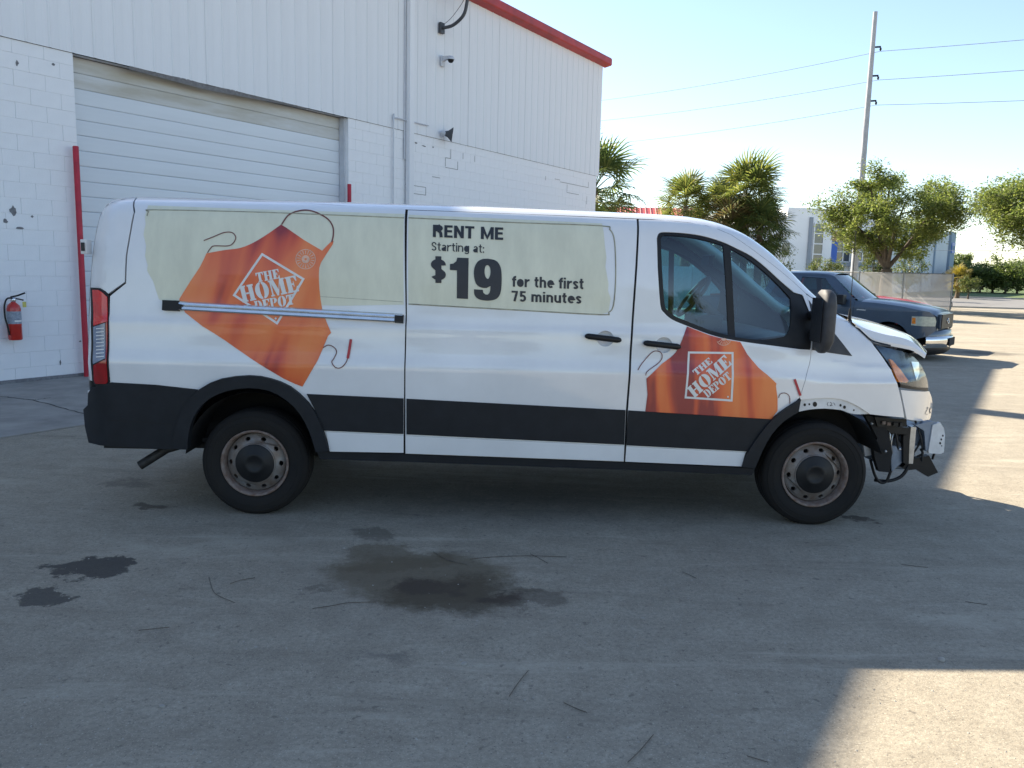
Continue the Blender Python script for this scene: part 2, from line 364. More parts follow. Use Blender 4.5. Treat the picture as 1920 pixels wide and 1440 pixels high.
# red gutter, downspout, conduits
mb = MB(); sec = [(.0, ZT-.02), (-.20, ZT+.02), (-.225, ZT+.05), (-.225, ZT+.19), (-.20, ZT+.23), (.05, ZT+.25)]
mb.loft([[Vector((t, y, z)) for y, z in sec] for t in (T0-.2, T1+.28)], False)
for t in (T0-.2, T1+.28): mb.add([Vector((t, y, z)) for y, z in sec], [tuple(range(len(sec)))])
mb.build('gutter', M['redtrim'], wh)
td = Wpx(763, 200)[0]
mb = MB(); mb.bbox(td-.075, td+.075, -.14, -.037, .15, ZT-.03, .012); mb.build('downspout', M['panel'], wh)
mb = MB(); mb.box(td-.125, td-.076, -.034, -.02, ZB-.6, ZT-.03); mb.build('joint_trim', M['conduit'], wh)
tc_ = Wpx(734, 300)[0]; zc = Wpx(742, 222)[1]
mb = MB(); mb.tube(crv([(td-.06, -.05, zc), (tc_+.12, -.05, zc), (tc_+.03, -.05, zc-.03), (tc_, -.05, zc-.13), (tc_, -.05, 2.0), (tc_, -.05, .3)], 4), .014, 8); mb.build('conduit', M['conduit'], wh)
tu, zu = Wpx(768, 46)
mb = MB(); mb.tube([(tu, -.06, zu), (tu, -.06, ZT-.05)], .014, 8); mb.build('conduit', M['conduit'], wh)
a = Wpx(772, 229); b = Wpx(800, 236)
mb = MB(); mb.tube([(a[0], -.05, a[1]), (b[0], -.05, b[1])], .012, 6); mb.build('conduit', M['conduit'], wh)
# roller door
door = link('roller_door', MB().box(DT0, DT1, .25, .29, 0, ZB-.01).mesh('roller_door', M['dark']), wh)
pitch = .208; sm_ = MB(); sp = [(0, .010), (.004, .002), (.008, 0), (.02, -.002), (.10, -.004), (.185, -.002), (.198, 0), (.203, .002), (pitch-.001, .010)]
sm_.loft([[Vector((DT0+.02, .215+y, z)) for z, y in sp], [Vector((DT1-.02, .215+y, z)) for z, y in sp]], False)
m1 = sm_.mesh('slat', M['slat']); m2 = sm_.mesh('slat', M['slatdirt'])
for k in range(21):
    o = link('slat', m2 if k >= 19 else m1, door); o.location = (0, random.uniform(-.002, .002), k*pitch+.01)
for x0, x1 in ((DT0, DT0+.02), (DT1-.03, DT1)):
    mb = MB(); mb.box(x0, x1, .08, .205, 0, ZB-.03); mb.build('door_guide', M['conduit'], wh)
mb = MB(); mb.add([(x, -.014, ZB-.03+.012*math.sin(x*7)*max(0, 1-abs(x-3.3)/2.2)) for x in [2+.2*k for k in range(18)]]+[(x, .006, ZB-.06-.05*max(0, 1-abs(x-3.3)/1.6)) for x in [2+.2*k for k in range(18)]], [(k, k+1, k+19, k+18) for k in range(17)]); mb.build('bent_flashing', M['bare'], wh)
# paint losses and stepped cracks
random.seed(3)
def blotch(u, v, w_, h_):
    t, z = Wpx(u, v); n = 11; mb = MB()
    pts = [(t+w_*math.cos(2*math.pi*i/n)*random.uniform(.5, 1.1), z+h_*math.sin(2*math.pi*i/n)*random.uniform(.5, 1.1)) for i in range(n)]
    mb.add([(x, -.0032, zz) for x, zz in pts], [tuple(range(n))]); mb.build('bare_patch', M['bare'], wh)
for q in ((25, 395, .05, .07), (10, 415, .035, .035), (38, 428, .06, .018), (32, 118, .022, .04), (100, 121, .03, .018), (60, 406, .02, .02), (113, 680, .014, .05), (150, 640, .02, .015), (780, 268, .05, .02), (795, 274, .09, .015), (812, 276, .03, .02)): blotch(*q)
def crack(pxs):
    P = [Wpx(u, v) for u, v in pxs]; mb = MB()
    for (a, b), (c, d) in zip(P, P[1:]):
        if abs(c-a) > abs(d-b): mb.box(min(a, c), max(a, c), -.0045, -.0025, (b+d)/2-.005, (b+d)/2+.005)
        else: mb.box((a+c)/2-.006, (a+c)/2+.006, -.0044, -.0024, min(b, d), max(b, d))
    mb.build('joint_crack', M['bare'], wh)
for q in ([(845, 280), (845, 297), (835, 296), (835, 312)], [(868, 287), (868, 298)], [(890, 292), (890, 304)], [(858, 303), (858, 318), (835, 314)], [(810, 331), (825, 334)], [(760, 345), (798, 352), (798, 366), (770, 362)], [(1023, 330), (1023, 338)], [(1040, 332), (1050, 341), (1075, 346), (1103, 352), (1103, 341)], [(1063, 346), (1063, 361), (1085, 365)], [(1100, 368), (1100, 383)]): crack(q)
# foundation lip and concrete apron along the wall
mb = MB(); mb.bbox(T0, DT0-.01, -.035, .0, 0, .055, .008); mb.build('footing', M['bare'], wh)
M['slab'] = mat('trowelled concrete slab', (.29, .275, .25), .85, var=.25, scale=2.5, bump=.2, bscale=60)
def wpt(t, s): P = WA+WD*t+WN*s; return (P.x, P.y)
ap = sheet('concrete_apron', [wpt(T0, .0), wpt(T1, .0), wpt(T1, 3.3), wpt(T0, 3.3)], .012, M['slab'], .012)
def gline(name, pts, wd, mt, z, parent=None):
    P = [Vector((x, y, 0)) for x, y in pts]; mb = MB(); L_, R_ = [], []
    for i, p in enumerate(P):
        t_ = (P[min(i+1, len(P)-1)]-P[max(i-1, 0)]).normalized(); q = Vector((-t_.y, t_.x, 0))*wd*random.uniform(.35, .65); L_.append((p+q+Vector((0, 0, z)))); R_.append((p-q+Vector((0, 0, z))))
    n = len(P); mb.add(L_+R_, [(i, i+1, i+1+n, i+n) for i in range(n-1)]); return mb.build(name, mt, parent)
M['crackm'] = mat('dark crack', (.05, .048, .045), .95, var=.2, scale=20)
def wander(a, b, n, amp):
    return [(lerp(a[0], b[0], i/n)+random.uniform(-amp, amp), lerp(a[1], b[1], i/n)+random.uniform(-amp, amp)) for i in range(n+1)]
for p0, p1 in (((0, 745), (60, 752)), ((60, 752), (175, 782)), ((95, 748), (60, 752))):
    a, b = gnd(*p0), gnd(*p1); gline('slab_crack', wander((a.x, a.y), (b.x, b.y), 14, .012), .018, M['crackm'], .0145, ap)
# street, verge
M['asphalt'] = mat('pale worn asphalt', (.17, .165, .16), .9, var=.2, scale=.8, bump=.15, bscale=30)
M['grass'] = mat('mown grass', (.085, .13, .03), .9, var=.4, scale=1.2, bump=.5, bscale=30)
M['kerb'] = mat('concrete kerb', (.42, .40, .37), .85, var=.15, scale=2)
sheet('road', [(-60, 66), (13, 47.5), (200, 26), (200, 50), (30, 68), (-60, 84)], .006, M['asphalt'])
sheet('grass_verge', [(29.5, 69.5), (44, 66), (200, 50), (200, 400), (-100, 400), (-60, 86)], .05, M['grass'], .05)
mb = MB(); mb.loft([[Vector((x, y, 0)), Vector((x, y, .13)), Vector((x+.05, y+.15, .13)), Vector((x+.05, y+.15, .0))] for x, y in ((-60, 84), (30, 68), (200, 49.8))], False); tag(mb.build('kerb', M['kerb']), kind='structure')
mb = MB(); mb.loft([[Vector((x, y, 0)), Vector((x, y, .09)), Vector((x+.04, y+.2, .09)), Vector((x+.04, y+.2, .0))] for x, y in ((13, 47.2), (200, 25.7))], False); tag(mb.build('kerb', M['kerb']), kind='structure')
# -------- things fixed to the warehouse wall
def wthing(name, t, z, label, cat, s=0.0, group=None):
    P = WA+WD*t+WN*s; return empty(name, (P.x, P.y, z), WANG, label, cat, group)      # local x along wall, -y outwards
M['lampgrey'] = mat('grey lamp casting', (.07, .075, .085), .5, .3, var=.2, scale=10)
t, z = Wpx(827, 53, .05); e = wthing('flood_light', t, z, 'dark floodlight on a curved arm under the red gutter', 'floodlight')
mb = MB(); mb.bbox(-.07, .07, -.10, -.034, -.11, .11, .012); mb.build('wall_plate', M['lampgrey'], e)
mb = MB(); mb.tube(crv([(0, -.09, 0), (.02, -.35, .03), (.04, -.6, .2), (.05, -.68, .45), (.05, -.7, .62)], 5), .035, 10); mb.tube(crv([(0, -.1, .06), (.02, -.3, .18), (.03, -.55, .42), (.04, -.66, .6)], 4), .006, 6); mb.build('arm', M['lampgrey'], e)
mb = MB(); Mh = Matrix.Translation((.05, -.78, .72))@Matrix.Rotation(-.5, 4, 'X'); mb.bbox(-.24, .24, -.30, .20, -.06, .07, .02, Mh); mb.build('lamp_head', M['lampgrey'], e)
mb = MB(); mb.box(-.2, .2, -.26, .16, -.066, -.062, Mh); mb.build('lamp_glass', M['clearlens'], e)
t, z = Wpx(829, 116, .04); e = wthing('security_camera', t, z, 'pale dome security camera on a wall bracket', 'camera')
mb = MB(); mb.bbox(-.06, .06, -.07, -.034, -.10, .12, .01); mb.loft([[Vector((-.04, -.06, .11)), Vector((.04, -.06, .11)), Vector((.04, -.06, .0)), Vector((-.04, -.06, .0))], [Vector((-.03, -.26, .10)), Vector((.03, -.26, .10)), Vector((.03, -.26, .06)), Vector((-.03, -.26, .06))]], False, True); mb.build('bracket', M['conduit'], e)
mb = MB(); mb.lathe([(.0, .07), (.05, .07), (.075, .03), (.08, 0)], 20, Matrix.Translation((0, -.27, .02))); mb.build('cap', M['conduit'], e)
mb = MB(); mb.lathe([(.066, 0), (.06, -.03), (.035, -.06), (0, -.066)], 20, Matrix.Translation((0, -.27, .02))); mb.build('dome', M['blk'], e)
t, z = Wpx(827, 250, .04); e = wthing('horn_speaker', t, z, 'grey paging horn speaker mounted above the block wall', 'speaker')
Mh = Matrix.Translation((.0, -.10, 0))@Matrix.Rotation(R(100), 4, 'X')@Matrix.Rotation(R(35), 4, 'Y')
mb = MB(); mb.lathe([(.0, -.06), (.045, -.06), (.05, .03), (.06, .05)], 16, Mh); mb.build('driver', M['conduit'], e)
mb = MB(); ss = []
for h, a_, b_ in ((.04, .05, .05), (.10, .07, .055), (.16, .12, .075), (.19, .15, .09), (.2, .155, .095)):
    ss.append([Mh@Vector((b_*math.copysign(abs(math.cos(c))**.5, math.cos(c)), a_*math.copysign(abs(math.sin(c))**.5, math.sin(c)), h)) for c in [2*math.pi*(i+.5)/20 for i in range(20)]])
mb.loft(ss, True, True); mb.build('horn', M['lampgrey'], e)
mb = MB(); mb.lathe([(0, .2), (.02, .195), (.022, .1)], 12, Mh); mb.build('horn_core', M['white_print'] if 'white_print' in M else M['conduit'], e)
mb = MB(); mb.box(-.02, .02, -.1, -.03, -.07, -.05); mb.build('bracket', M['conduit'], e)
# guard posts
for (u, lab) in ((153, 'tall red guard post beside the fire extinguisher wall'), (655, 'red guard post standing behind the van roof at the far door jamb')):
    t, _ = Wpx(u, 500 if u < 300 else 352, .1); P = WA+WD*t+WN*.10
    mb = MB(); mb.lathe([(.0, 3.13), (.034, 3.13), (.038, 3.12), (.038, 0)], 16); o = mb.build('guard_post', M['postred'])
    o.location = (P.x, P.y, .012); tag(o, lab, 'post', 'red posts guarding the roller door')
# fire extinguisher
M['extred'] = mat('extinguisher red', (.50, .022, .012), .3, var=.15, scale=8, coat=.5)
M['extlabel'] = mat('grey paper label', (.30, .34, .40), .6, var=.35, scale=40)
t, z = Wpx(28, 637, .1); e = wthing('fire_extinguisher', t, z, 'red fire extinguisher hanging on the white block wall', 'extinguisher', .115)
mb = MB(); mb.lathe([(0, .0), (.075, .0), (.082, .012), (.082, .40), (.072, .44), (.045, .47), (.028, .48), (.028, .50)], 28); cyl = mb.build('cylinder', M['extred'], e)
mb = MB(); mb.lathe([(.0826, .21), (.0826, .37)], 28); mb.build('paper_label', M['extlabel'], cyl)
mb = MB(); mb.add([(.0829*math.sin(a), -.0829*math.cos(a), z_) for z_ in (.235, .258) for a in [R(-25+6*i) for i in range(13)]], [(i, i+1, i+14, i+13) for i in range(12)]); mb.build('label_stripe', M['white_print'], cyl)
mb = MB(); mb.lathe([(.03, .495), (.034, .51), (.03, .545), (.0, .55)], 14); mb.build('valve', M['chrome'], e)
mb = MB(); mb.tube([(-.03, 0, .55), (.05, -.02, .57), (.13, -.05, .605)], .011, 6); mb.tube([(0, 0, .535), (.06, -.02, .525), (.11, -.04, .51)], .009, 6); mb.build('lever', M['blk'], e)
mb = MB(); mb.tube(crv([(-.02, -.02, .54), (-.09, -.03, .53), (-.125, -.03, .44), (-.125, -.03, .30), (-.105, -.03, .20), (-.09, -.03, .10), (-.085, -.03, .07)], 5), [.011]*31, 8); mb.build('hose', M['blk'], e)
mb = MB(); mb.box(.085, .13, -.06, -.055, .42, .49); mb.build('inspection_tag', mat('yellow tag', (.55, .50, .12), .6, var=.2, scale=20), e)
mb = MB(); mb.box(-.03, .03, .05, .115, .40, .46); mb.build('hanger', M['conduit'], e)
# ================================================================ VAN
class Surf:
    """near side of a vehicle as Y = -w(x,z) in its own frame; px() meets it with a photo ray"""
    def __init__(s, O, th, w):
        s.O = Vector(O); s.th = th; s.w = w
        s.ex = Vector((math.cos(th), math.sin(th), 0)); s.ey = Vector((-math.sin(th), math.cos(th), 0))
        c = CAMP-s.O; s.c = Vector((c.dot(s.ex), c.dot(s.ey), c.z))
    def ln(s, u, v):
        d = ray(u, v); return Vector((d.dot(s.ex), d.dot(s.ey), d.z))
    def pl(s, u, v, Y):
        d = s.ln(u, v); t = (Y-s.c.y)/d.y; return s.c+d*t
    def px(s, u, v, off=0.0):
        Y = -1.0-off
        for _ in range(14):
            q = s.pl(u, v, Y); Yn = -(s.w(q.x, q.z)+off); Y = Y*.35+Yn*.65
        q = s.pl(u, v, Y); return (q.x, q.z)
    def pos(s, x, z, off=0.0, far=False):
        y = -(s.w(x, z)+off); return Vector((x, -y if far else y, z))
    def nrm(s, x, z, far=False):
        e = .004; gx = (s.w(x+e, z)-s.w(x-e, z))/(2*e); gz = (s.w(x, z+e)-s.w(x, z-e))/(2*e)
        n = Vector((-gx, -1, -gz)).normalized()
        if far: n.y = -n.y
        return n
def area2(p): return .5*sum(a[0]*b[1]-b[0]*a[1] for a, b in zip(p, p[1:]+p[:1]))
def inset2(p, d):
    if area2(p) < 0: p = p[::-1]
    out = []; n = len(p)
    for i in range(n):
        a, b, c = Vector(p[i-1]), Vector(p[i]), Vector(p[(i+1) % n])
        e1 = (b-a); e2 = (c-b)
        if e1.length < 1e-6 or e2.length < 1e-6: out.append(tuple(b)); continue
        e1.normalize(); e2.normalize(); n1 = Vector((-e1.y, e1.x)); n2 = Vector((-e2.y, e2.x)); m = n1+n2
        if m.length < .2: out.append(tuple(b)); continue
        m.normalize(); k = d/max(.4, m.dot(n1)); out.append((b.x+m.x*k, b.y+m.y*k))
    return out
def tess(outer, holes=()):
    loops = [[Vector((x, y, 0)) for x, y in q] for q in [outer]+list(holes)]
    v = [tuple(p.xy) for q in loops for p in q]; return v, [tuple(t) for t in tessellate_polygon(loops)]
def cut_grid(v, f, sx, sz):
    bm = bmesh.new(); bv = [bm.verts.new((x, z, 0)) for x, z in v]
    for q in f:
        a = area2([v[i] for i in q])
        if abs(a) < 1e-9: continue
        try: bm.faces.new([bv[i] for i in (q if a > 0 else q[::-1])])
        except ValueError: pass
    xs = [p[0] for p in v]; zs = [p[1] for p in v]
    for ax, lo, hi, st in ((0, min(xs), max(xs), sx), (1, min(zs), max(zs), sz)):
        k = math.floor(lo/st)+1
        while k*st < hi:
            co = [0, 0, 0]; no = [0, 0, 0]; co[ax] = k*st; no[ax] = 1
            bmesh.ops.bisect_plane(bm, geom=bm.verts[:]+bm.edges[:]+bm.faces[:], plane_co=co, plane_no=no, dist=1e-5); k += 1
    bm.verts.index_update()
    V = [(p.co.x, p.co.y) for p in bm.verts]; Fc = [[q.index for q in fc.verts] for fc in bm.faces]
    B = []
    for e in bm.edges:
        if len(e.link_faces) == 1:
            l = e.link_loops[0]; B.append((l.vert.index, l.link_loop_next.vert.index))
    bm.free(); return V, Fc, B
def skin(F, name, v2, f2, mt, parent, off=0.0, thick=0.0, back=None, sx=.14, sz=.03, far=False, bow=None):
    V, Fc, B = cut_grid(v2, f2, sx, sz)
    P = [F.pos(x, z, off, far) for x, z in V]; Nn = [F.nrm(x, z, far) for x, z in V]
    faces = []; ln = []; mi = []; n = len(V)
    for q in Fc:
        q = q[::-1] if far else q
        faces.append(q); ln += [Nn[i] for i in q]; mi.append(0)
    if thick:
        P += [p-nn*thick for p, nn in zip(P, Nn)]
        for a, b in B:
            q = [b, a, a+n, b+n]
            if far: q = q[::-1]
            nn = (P[q[1]]-P[q[0]]).cross(P[q[2]]-P[q[1]])
            nn = nn.normalized() if nn.length > 1e-12 else Vector((0, 0, 1))
            faces.append(q); ln += [nn]*4; mi.append(0)
        if back:
            for q in Fc:
                q = [i+n for i in (q if far else q[::-1])]
                faces.append(q); ln += [-Nn[i-n] for i in q]; mi.append(1)
    me = bpy.data.meshes.new(name); me.from_pydata(P, [], faces); me.materials.append(mt)
    if back: me.materials.append(back)
    me.polygons.foreach_set('material_index', mi); me.polygons.foreach_set('use_smooth', [True]*len(faces)); me.update()
    me.normals_split_custom_set([tuple(x) for x in ln])
    return link(name, me, parent)
def patch(F, name, pxs, mt, parent, off=0.0, thick=.022, holes=(), ins=0.0, back=None, both=False, parent_far=None, **k):
    o2 = [F.px(u, v, off) for u, v in pxs]
    if ins: o2 = inset2(o2, ins)
    h2 = [[F.px(u, v, off) for u, v in h] for h in holes]
    v, f = tess(o2, h2)
    o = skin(F, name, v, f, mt, parent, off, thick, back, **k)
    if both: return o, skin(F, name, v, f, mt, parent_far or parent, off, thick, back, far=True, **k)
    return o
def ribbon(F, name, pxs, wd, mt, parent, off, n=5, closed=False, taper=False):
    P = crv(pxs, n, closed); m = len(P); L, Rr = [], []
    for i, p in enumerate(P):
        a = Vector(P[i-1] if (i or closed) else P[0]); b = Vector(P[(i+1) % m] if (i+1 < m or closed) else P[-1]); t = (b-a).normalized(); q = Vector((-t.y, t.x))*(wd/2)
        L.append((p[0]+q.x, p[1]+q.y)); Rr.append((p[0]-q.x, p[1]-q.y))
    v = [F.px(*p, off) for p in L+Rr]; f = [(i, (i+1) % m, (i+1) % m+m, i+m) for i in range(m if closed else m-1)]
    return skin(F, name, v, f, mt, parent, off, 0, sx=9, sz=9)
def pxmesh(F, name, pv, faces, mt, parent, off, sx=.2, sz=.06):
    v = [F.px(u, w_, off) for u, w_ in pv]; return skin(F, name, v, faces, mt, parent, off, 0, sx=sx, sz=sz)
from mathutils.geometry import delaunay_2d_cdt
def _arc(cx, cy, rx, ry, a0, a1, n=14): return [(cx+rx*math.cos(R(a0+(a1-a0)*i/n)), cy+ry*math.sin(R(a0+(a1-a0)*i/n))) for i in range(n+1)]
def sans(c, w):                                                 # grotesque letters as centre-line strokes: (strokes, advance)
    h = w/2; X = .74
    if c == 'R': return [[(h, 0), (h, 1)], [(h, 1-h), (.33, 1-h)]+_arc(.33, .735, .6-h-.33, .265-h, 90, -90, 8)+[(h, .47+h)], [(.30, .5), (.45, .42), (.6-h-.02, .28), (.6-h, 0)]], .62
    if c == 'E': return [[(h, 0), (h, 1)], [(0, 1-h), (.5, 1-h)], [(0, .52), (.47, .52)], [(0, h), (.51, h)]], .52
    if c == 'N': return [[(h, 0), (h, 1)], [(.6-h, 0), (.6-h, 1)], [(h, 1-w*.2), (.6-h, w*.2)]], .6
    if c == 'T': return [[(0, 1-h), (.56, 1-h)], [(.28, 0), (.28, 1)]], .56
    if c == 'M': return [[(h, 0), (h, 1)], [(.78-h, 0), (.78-h, 1)], [(h, 1-w*.15), (.39, .12), (.78-h, 1-w*.15)]], .78
    if c in 'S$':
        p = [(.54-h, .70)]+_arc(.29, .735, .25-h, .265-h, 20, 230, 10)+_arc(.29, .265, .25-h, .265-h, 50, -160, 10)
        return [p]+([[(.29, -.13), (.29, 1.13)]] if c == '$' else []), .58
    if c == 'o': return [_arc(.28, X/2, .28-h, X/2-h, 0, 360, 20)], .56
    if c == 'e': return [[(.06, X/2), (.54-h, X/2)]+_arc(.28, X/2, .28-h, X/2-h, 0, 315, 18)], .55
    if c == 'a': return [[(.46-h, 0), (.46-h, .5)]+_arc(.25, .5, .21-h, X-.5-h, 0, 160, 9), [(.46-h, .44), (.3, .42)]+_arc(.22, .22, .22-h, .22-h, 90, 330, 9)+[(.46-h, .2)]], .5
    if c == 'g': return [_arc(.26, X/2, .26-h, X/2-h, 0, 360, 18), [(.52-h, X), (.52-h, .02)]+_arc(.27, .0, .25-h, .24-h, 0, -160, 8)], .54
    if c == 'r': return [[(h, 0), (h, X)], _arc(.40, .36, .40-h, X-.36-h, 175, 88, 7)], .41
    if c == 'n': return [[(h, 0), (h, X)], _arc(.27, X-.27, .27-h, .27-h, 170, 0, 9)+[(.54-h, 0)]], .56
    if c == 'u': return [[(.54-h, 0), (.54-h, X)], [(h, X)]+_arc(.27, .27, .27-h, .27-h, 180, 350, 9)], .56
    if c == 'm': return [[(h, 0), (h, X)], _arc(.25, X-.25, .25-h, .25-h, 170, 0, 8)+[(.5-h, 0)], _arc(.57, X-.25, .25-h*1.2, .25-h, 170, 0, 8)+[(.82-h, 0)]], .84
    if c == 'h': return [[(h, 0), (h, 1)], _arc(.27, X-.27, .27-h, .27-h, 170, 0, 9)+[(.54-h, 0)]], .56
    if c == 'i': return [[(h, 0), (h, X)], [(h, .84), (h, 1.0)]], w+.02
    if c == 't': return [[(.16, .96), (.16, .2)]+_arc(.30, .16+h*.3, .14, .16-h*.7, 180, 280, 6), [(0, X-h*.8), (.34, X-h*.8)]], .36
    if c == 'f': return [[(.16, 0), (.16, .74)]+_arc(.32, .78, .16, .22-h, 180, 85, 6), [(0, X-h*.8), (.35, X-h*.8)]], .34
    if c == 's': return [[(.46-h, .53)]+_arc(.24, .545, .22-h, X-.545-h, 20, 225, 9)+_arc(.24, .20, .22-h, .20-h, 55, -160, 9)], .48
    if c == '7': return [[(0, 1-h), (.52-h*.3, 1-h)], [(.52-h*1.1, 1-h*.9), (.34, .5), (.24, 0)]], .54
    if c == '5': return [[(.5, 1-h), (.12, 1-h)], [(.10+h*.6, 1), (.06+h, .44)], [(.06+h, .5)]+_arc(.27, .32, .27-h, .34-h, 125, -150, 14)], .56
    if c == ':': return [[(h, 0), (h, .17)], [(h, .5), (h, .67)]], w+.04
    return [], .26
def text2d(s, w):
    vs_, fs, x = [], [], 0
    gap = .07
    for ch in s:
        st, adv = sans(ch, w)
        for P in st:
            L_, R_ = [], []
            for i, p in enumerate(P):
                a = Vector(P[max(i-1, 0)]); b = Vector(P[min(i+1, len(P)-1)]); t = (b-a).normalized(); q = Vector((-t.y, t.x))
                if 0 < i < len(P)-1:
                    t0 = (Vector(P[i])-a).normalized(); q = q/max(.55, t0.dot(t))
                L_.append((x+p[0]+q.x*w/2, p[1]+q.y*w/2)); R_.append((x+p[0]-q.x*w/2, p[1]-q.y*w/2))
            for i in range(len(P)-1):
                n = len(vs_); vs_ += [L_[i], L_[i+1], R_[i+1], R_[i]]; fs.append([n, n+1, n+2, n+3])
        x += adv+gap
    r = delaunay_2d_cdt([Vector(p) for p in vs_], [], fs, 1, 1e-4)
    return [tuple(p) for p in r[0]], [tuple(f) for f in r[2]]
def put_text(F, name, s, bold, org, wv, hv, mt, parent, off):   # org lower-left pixel; wv, hv pixel vectors of the text box
    v, f = text2d(s, bold); xs = [p[0] for p in v]; ys = [p[1] for p in v]; x0, x1 = min(xs), max(xs); y0, y1 = min(ys), max(ys)
    pv = [(org[0]+wv[0]*(x-x0)/(x1-x0)+hv[0]*(y-y0)/(y1-y0), org[1]+wv[1]*(x-x0)/(x1-x0)+hv[1]*(y-y0)/(y1-y0)) for x, y in v]
    return pxmesh(F, name, pv, f, mt, parent, off)
def glyph(c):                                                   # slab stencil capitals: list of polygons, advance
    st = lambda x, w=.46, s=.07: [(x, 0), (x+w, 0), (x+w, .1), (x+w-s, .1), (x+w-s, .9), (x+w, .9), (x+w, 1), (x, 1), (x, .9), (x+s, .9), (x+s, .1), (x, .1)]
    if c == 'H': return [st(0, .46), st(.58, .46), [(.40, .45), (.64, .45), (.64, .55), (.40, .55)]], 1.04
    if c == 'T': return [[(0, 1), (.92, 1), (.92, .66), (.85, .66), (.75, .88), (.62, .88), (.62, .1), (.72, .1), (.72, 0), (.2, 0), (.2, .1), (.3, .1), (.3, .88), (.17, .88), (.07, .66), (0, .66)]], .92
    if c == 'E': return [[(0, 0), (.82, 0), (.82, .34), (.75, .34), (.62, .1), (.41, .1), (.41, .45), (.52, .45), (.52, .34), (.58, .34), (.58, .66), (.52, .66), (.52, .55), (.41, .55), (.41, .9), (.62, .9), (.75, .66), (.82, .66), (.82, 1), (0, 1), (0, .9), (.07, .9), (.07, .1), (0, .1)]], .82
    if c == 'O': return [_arc(.5, .5, .5, .53, 94, 266)+_arc(.46, .5, .10, .40, 266, 94), _arc(.5, .5, .5, .53, 86, -86)+_arc(.54, .5, .10, .40, -86, 86)], 1.0
    if c == 'M': return [[(0, 0), (.28, 0), (.28, .1), (.2, .1), (.2, .76), (.46, 0), (.58, 0), (.82, .72), (.82, .1), (.74, .1), (.74, 0), (1.2, 0), (1.2, .1), (1.13, .1), (1.13, .9), (1.2, .9), (1.2, 1), (.86, 1), (.64, .36), (.4, 1), (0, 1), (0, .9), (.09, .9), (.09, .1), (0, .1)]], 1.2
    if c == 'D': return [st(0, .42), _arc(.46, .5, .46, .5, 88, -88)+_arc(.46, .5, .12, .40, -88, 88)], .92
    if c == 'P': return [st(0, .42), _arc(.44, .72, .42, .28, 88, -88)+_arc(.44, .72, .10, .18, -88, 88)], .86
def put_slab(F, name, s, org, wv, hv, mt, parent, off, gap=.07):
    v, f, x = [], [], 0
    for c in s:
        polys, adv = glyph(c)
        for q in polys:
            n = len(v); tv, tf = tess(q); v += [(x+a, b) for a, b in tv]; f += [tuple(i+n for i in t) for t in tf]
        x += adv+gap
    x -= gap
    pv = [(org[0]+wv[0]*a/x+hv[0]*b, org[1]+wv[1]*a/x+hv[1]*b) for a, b in v]
    return pxmesh(F, name, pv, f, mt, parent, off)
def orange_mat(name, ang, sx, sz, seed):
    m = bpy.data.materials.new(name); t, N, L = nodes(m); b = N['Principled BSDF']; b.inputs['Roughness'].default_value = .34; b.inputs['Coat Weight'].default_value = .35
    tc = N.new('ShaderNodeTexCoord'); mp = N.new('ShaderNodeMapping'); mp.inputs['Rotation'].default_value = (0, ang, 0); mp.inputs['Location'].default_value = (seed, 0, seed)
    m2 = N.new('ShaderNodeMapping'); m2.inputs['Scale'].default_value = (sx, .2, sz)
    nz = N.new('ShaderNodeTexNoise'); nz.inputs['Scale'].default_value = 1; nz.inputs['Detail'].default_value = 2.5; nz.inputs['Distortion'].default_value = .4
    rp = N.new('ShaderNodeValToRGB'); e = rp.color_ramp.elements
    e[0].position = .39; e[0].color = (.27, .025, .03, 1); e[1].position = .66; e[1].color = (.80, .22, .06, 1)
    k = e.new(.45); k.color = (.58, .075, .03, 1); k = e.new(.52); k.color = (.74, .145, .04, 1)
    L.new(tc.outputs['Object'], mp.inputs[0]); L.new(mp.outputs[0], m2.inputs[0]); L.new(m2.outputs[0], nz.inputs['Vector']); L.new(nz.outputs[0], rp.inputs[0]); L.new(rp.outputs[0], b.inputs['Base Color'])
    return m
M['apronA'] = orange_mat('orange apron print', R(-16), 4.2, .8, 3.4)
M['apronB'] = orange_mat('orange apron print upright', R(4), 5.5, .8, 7.9)

VTH = .01646
VEY = Vector((-math.sin(VTH), math.cos(VTH), 0))
VO = Vector((-1.7005, 5.2743, 0))+VEY*.97
_dum = Surf(VO, VTH, lambda x, z: .75)
TOPPX = [(196, 378), (215, 368), (250, 365), (760, 379), (1195, 397), (1290, 403), (1340, 412), (1390, 430), (1440, 462), (1480, 497), (1530, 545), (1590, 592)]
TT = []
for u, v in TOPPX:
    q = _dum.pl(u, v, -.75); TT.append((q.x, q.z))
TT += [(4.15, 1.36), (4.6, 1.33)]
def vtop(x): return herm(TT, x)
PROF = [(.15, .95), (.3, .982), (.5, 1.002), (.8, 1.018), (.95, 1.026), (1.01, 1.029), (1.035, 1.026), (1.09, 1.013), (1.2, 1.000), (1.26, .996), (1.285, .993), (1.31, .985), (1.4, .974), (1.65, .95), (1.85, .912), (1.95, .882), (2.01, .845), (2.05, .79), (2.07, .73), (2.082, .64), (2.085, .56)]
PF = [(z, w) for z, w in PROF]
_pt = {}
def prof(z):
    k = round(z*2000)
    if k not in _pt: _pt[k] = herm(PF, k/2000)
    if k+1 not in _pt: _pt[k+1] = herm(PF, (k+1)/2000)
    k0 = math.floor(z*2000); 
    for q in (k0, k0+1):
        if q not in _pt: _pt[q] = herm(PF, q/2000)
    t = z*2000-k0; return _pt[k0]*(1-t)+_pt[k0+1]*t
def sm01(t): t = max(0, min(1, t)); return t*t*(3-2*t)
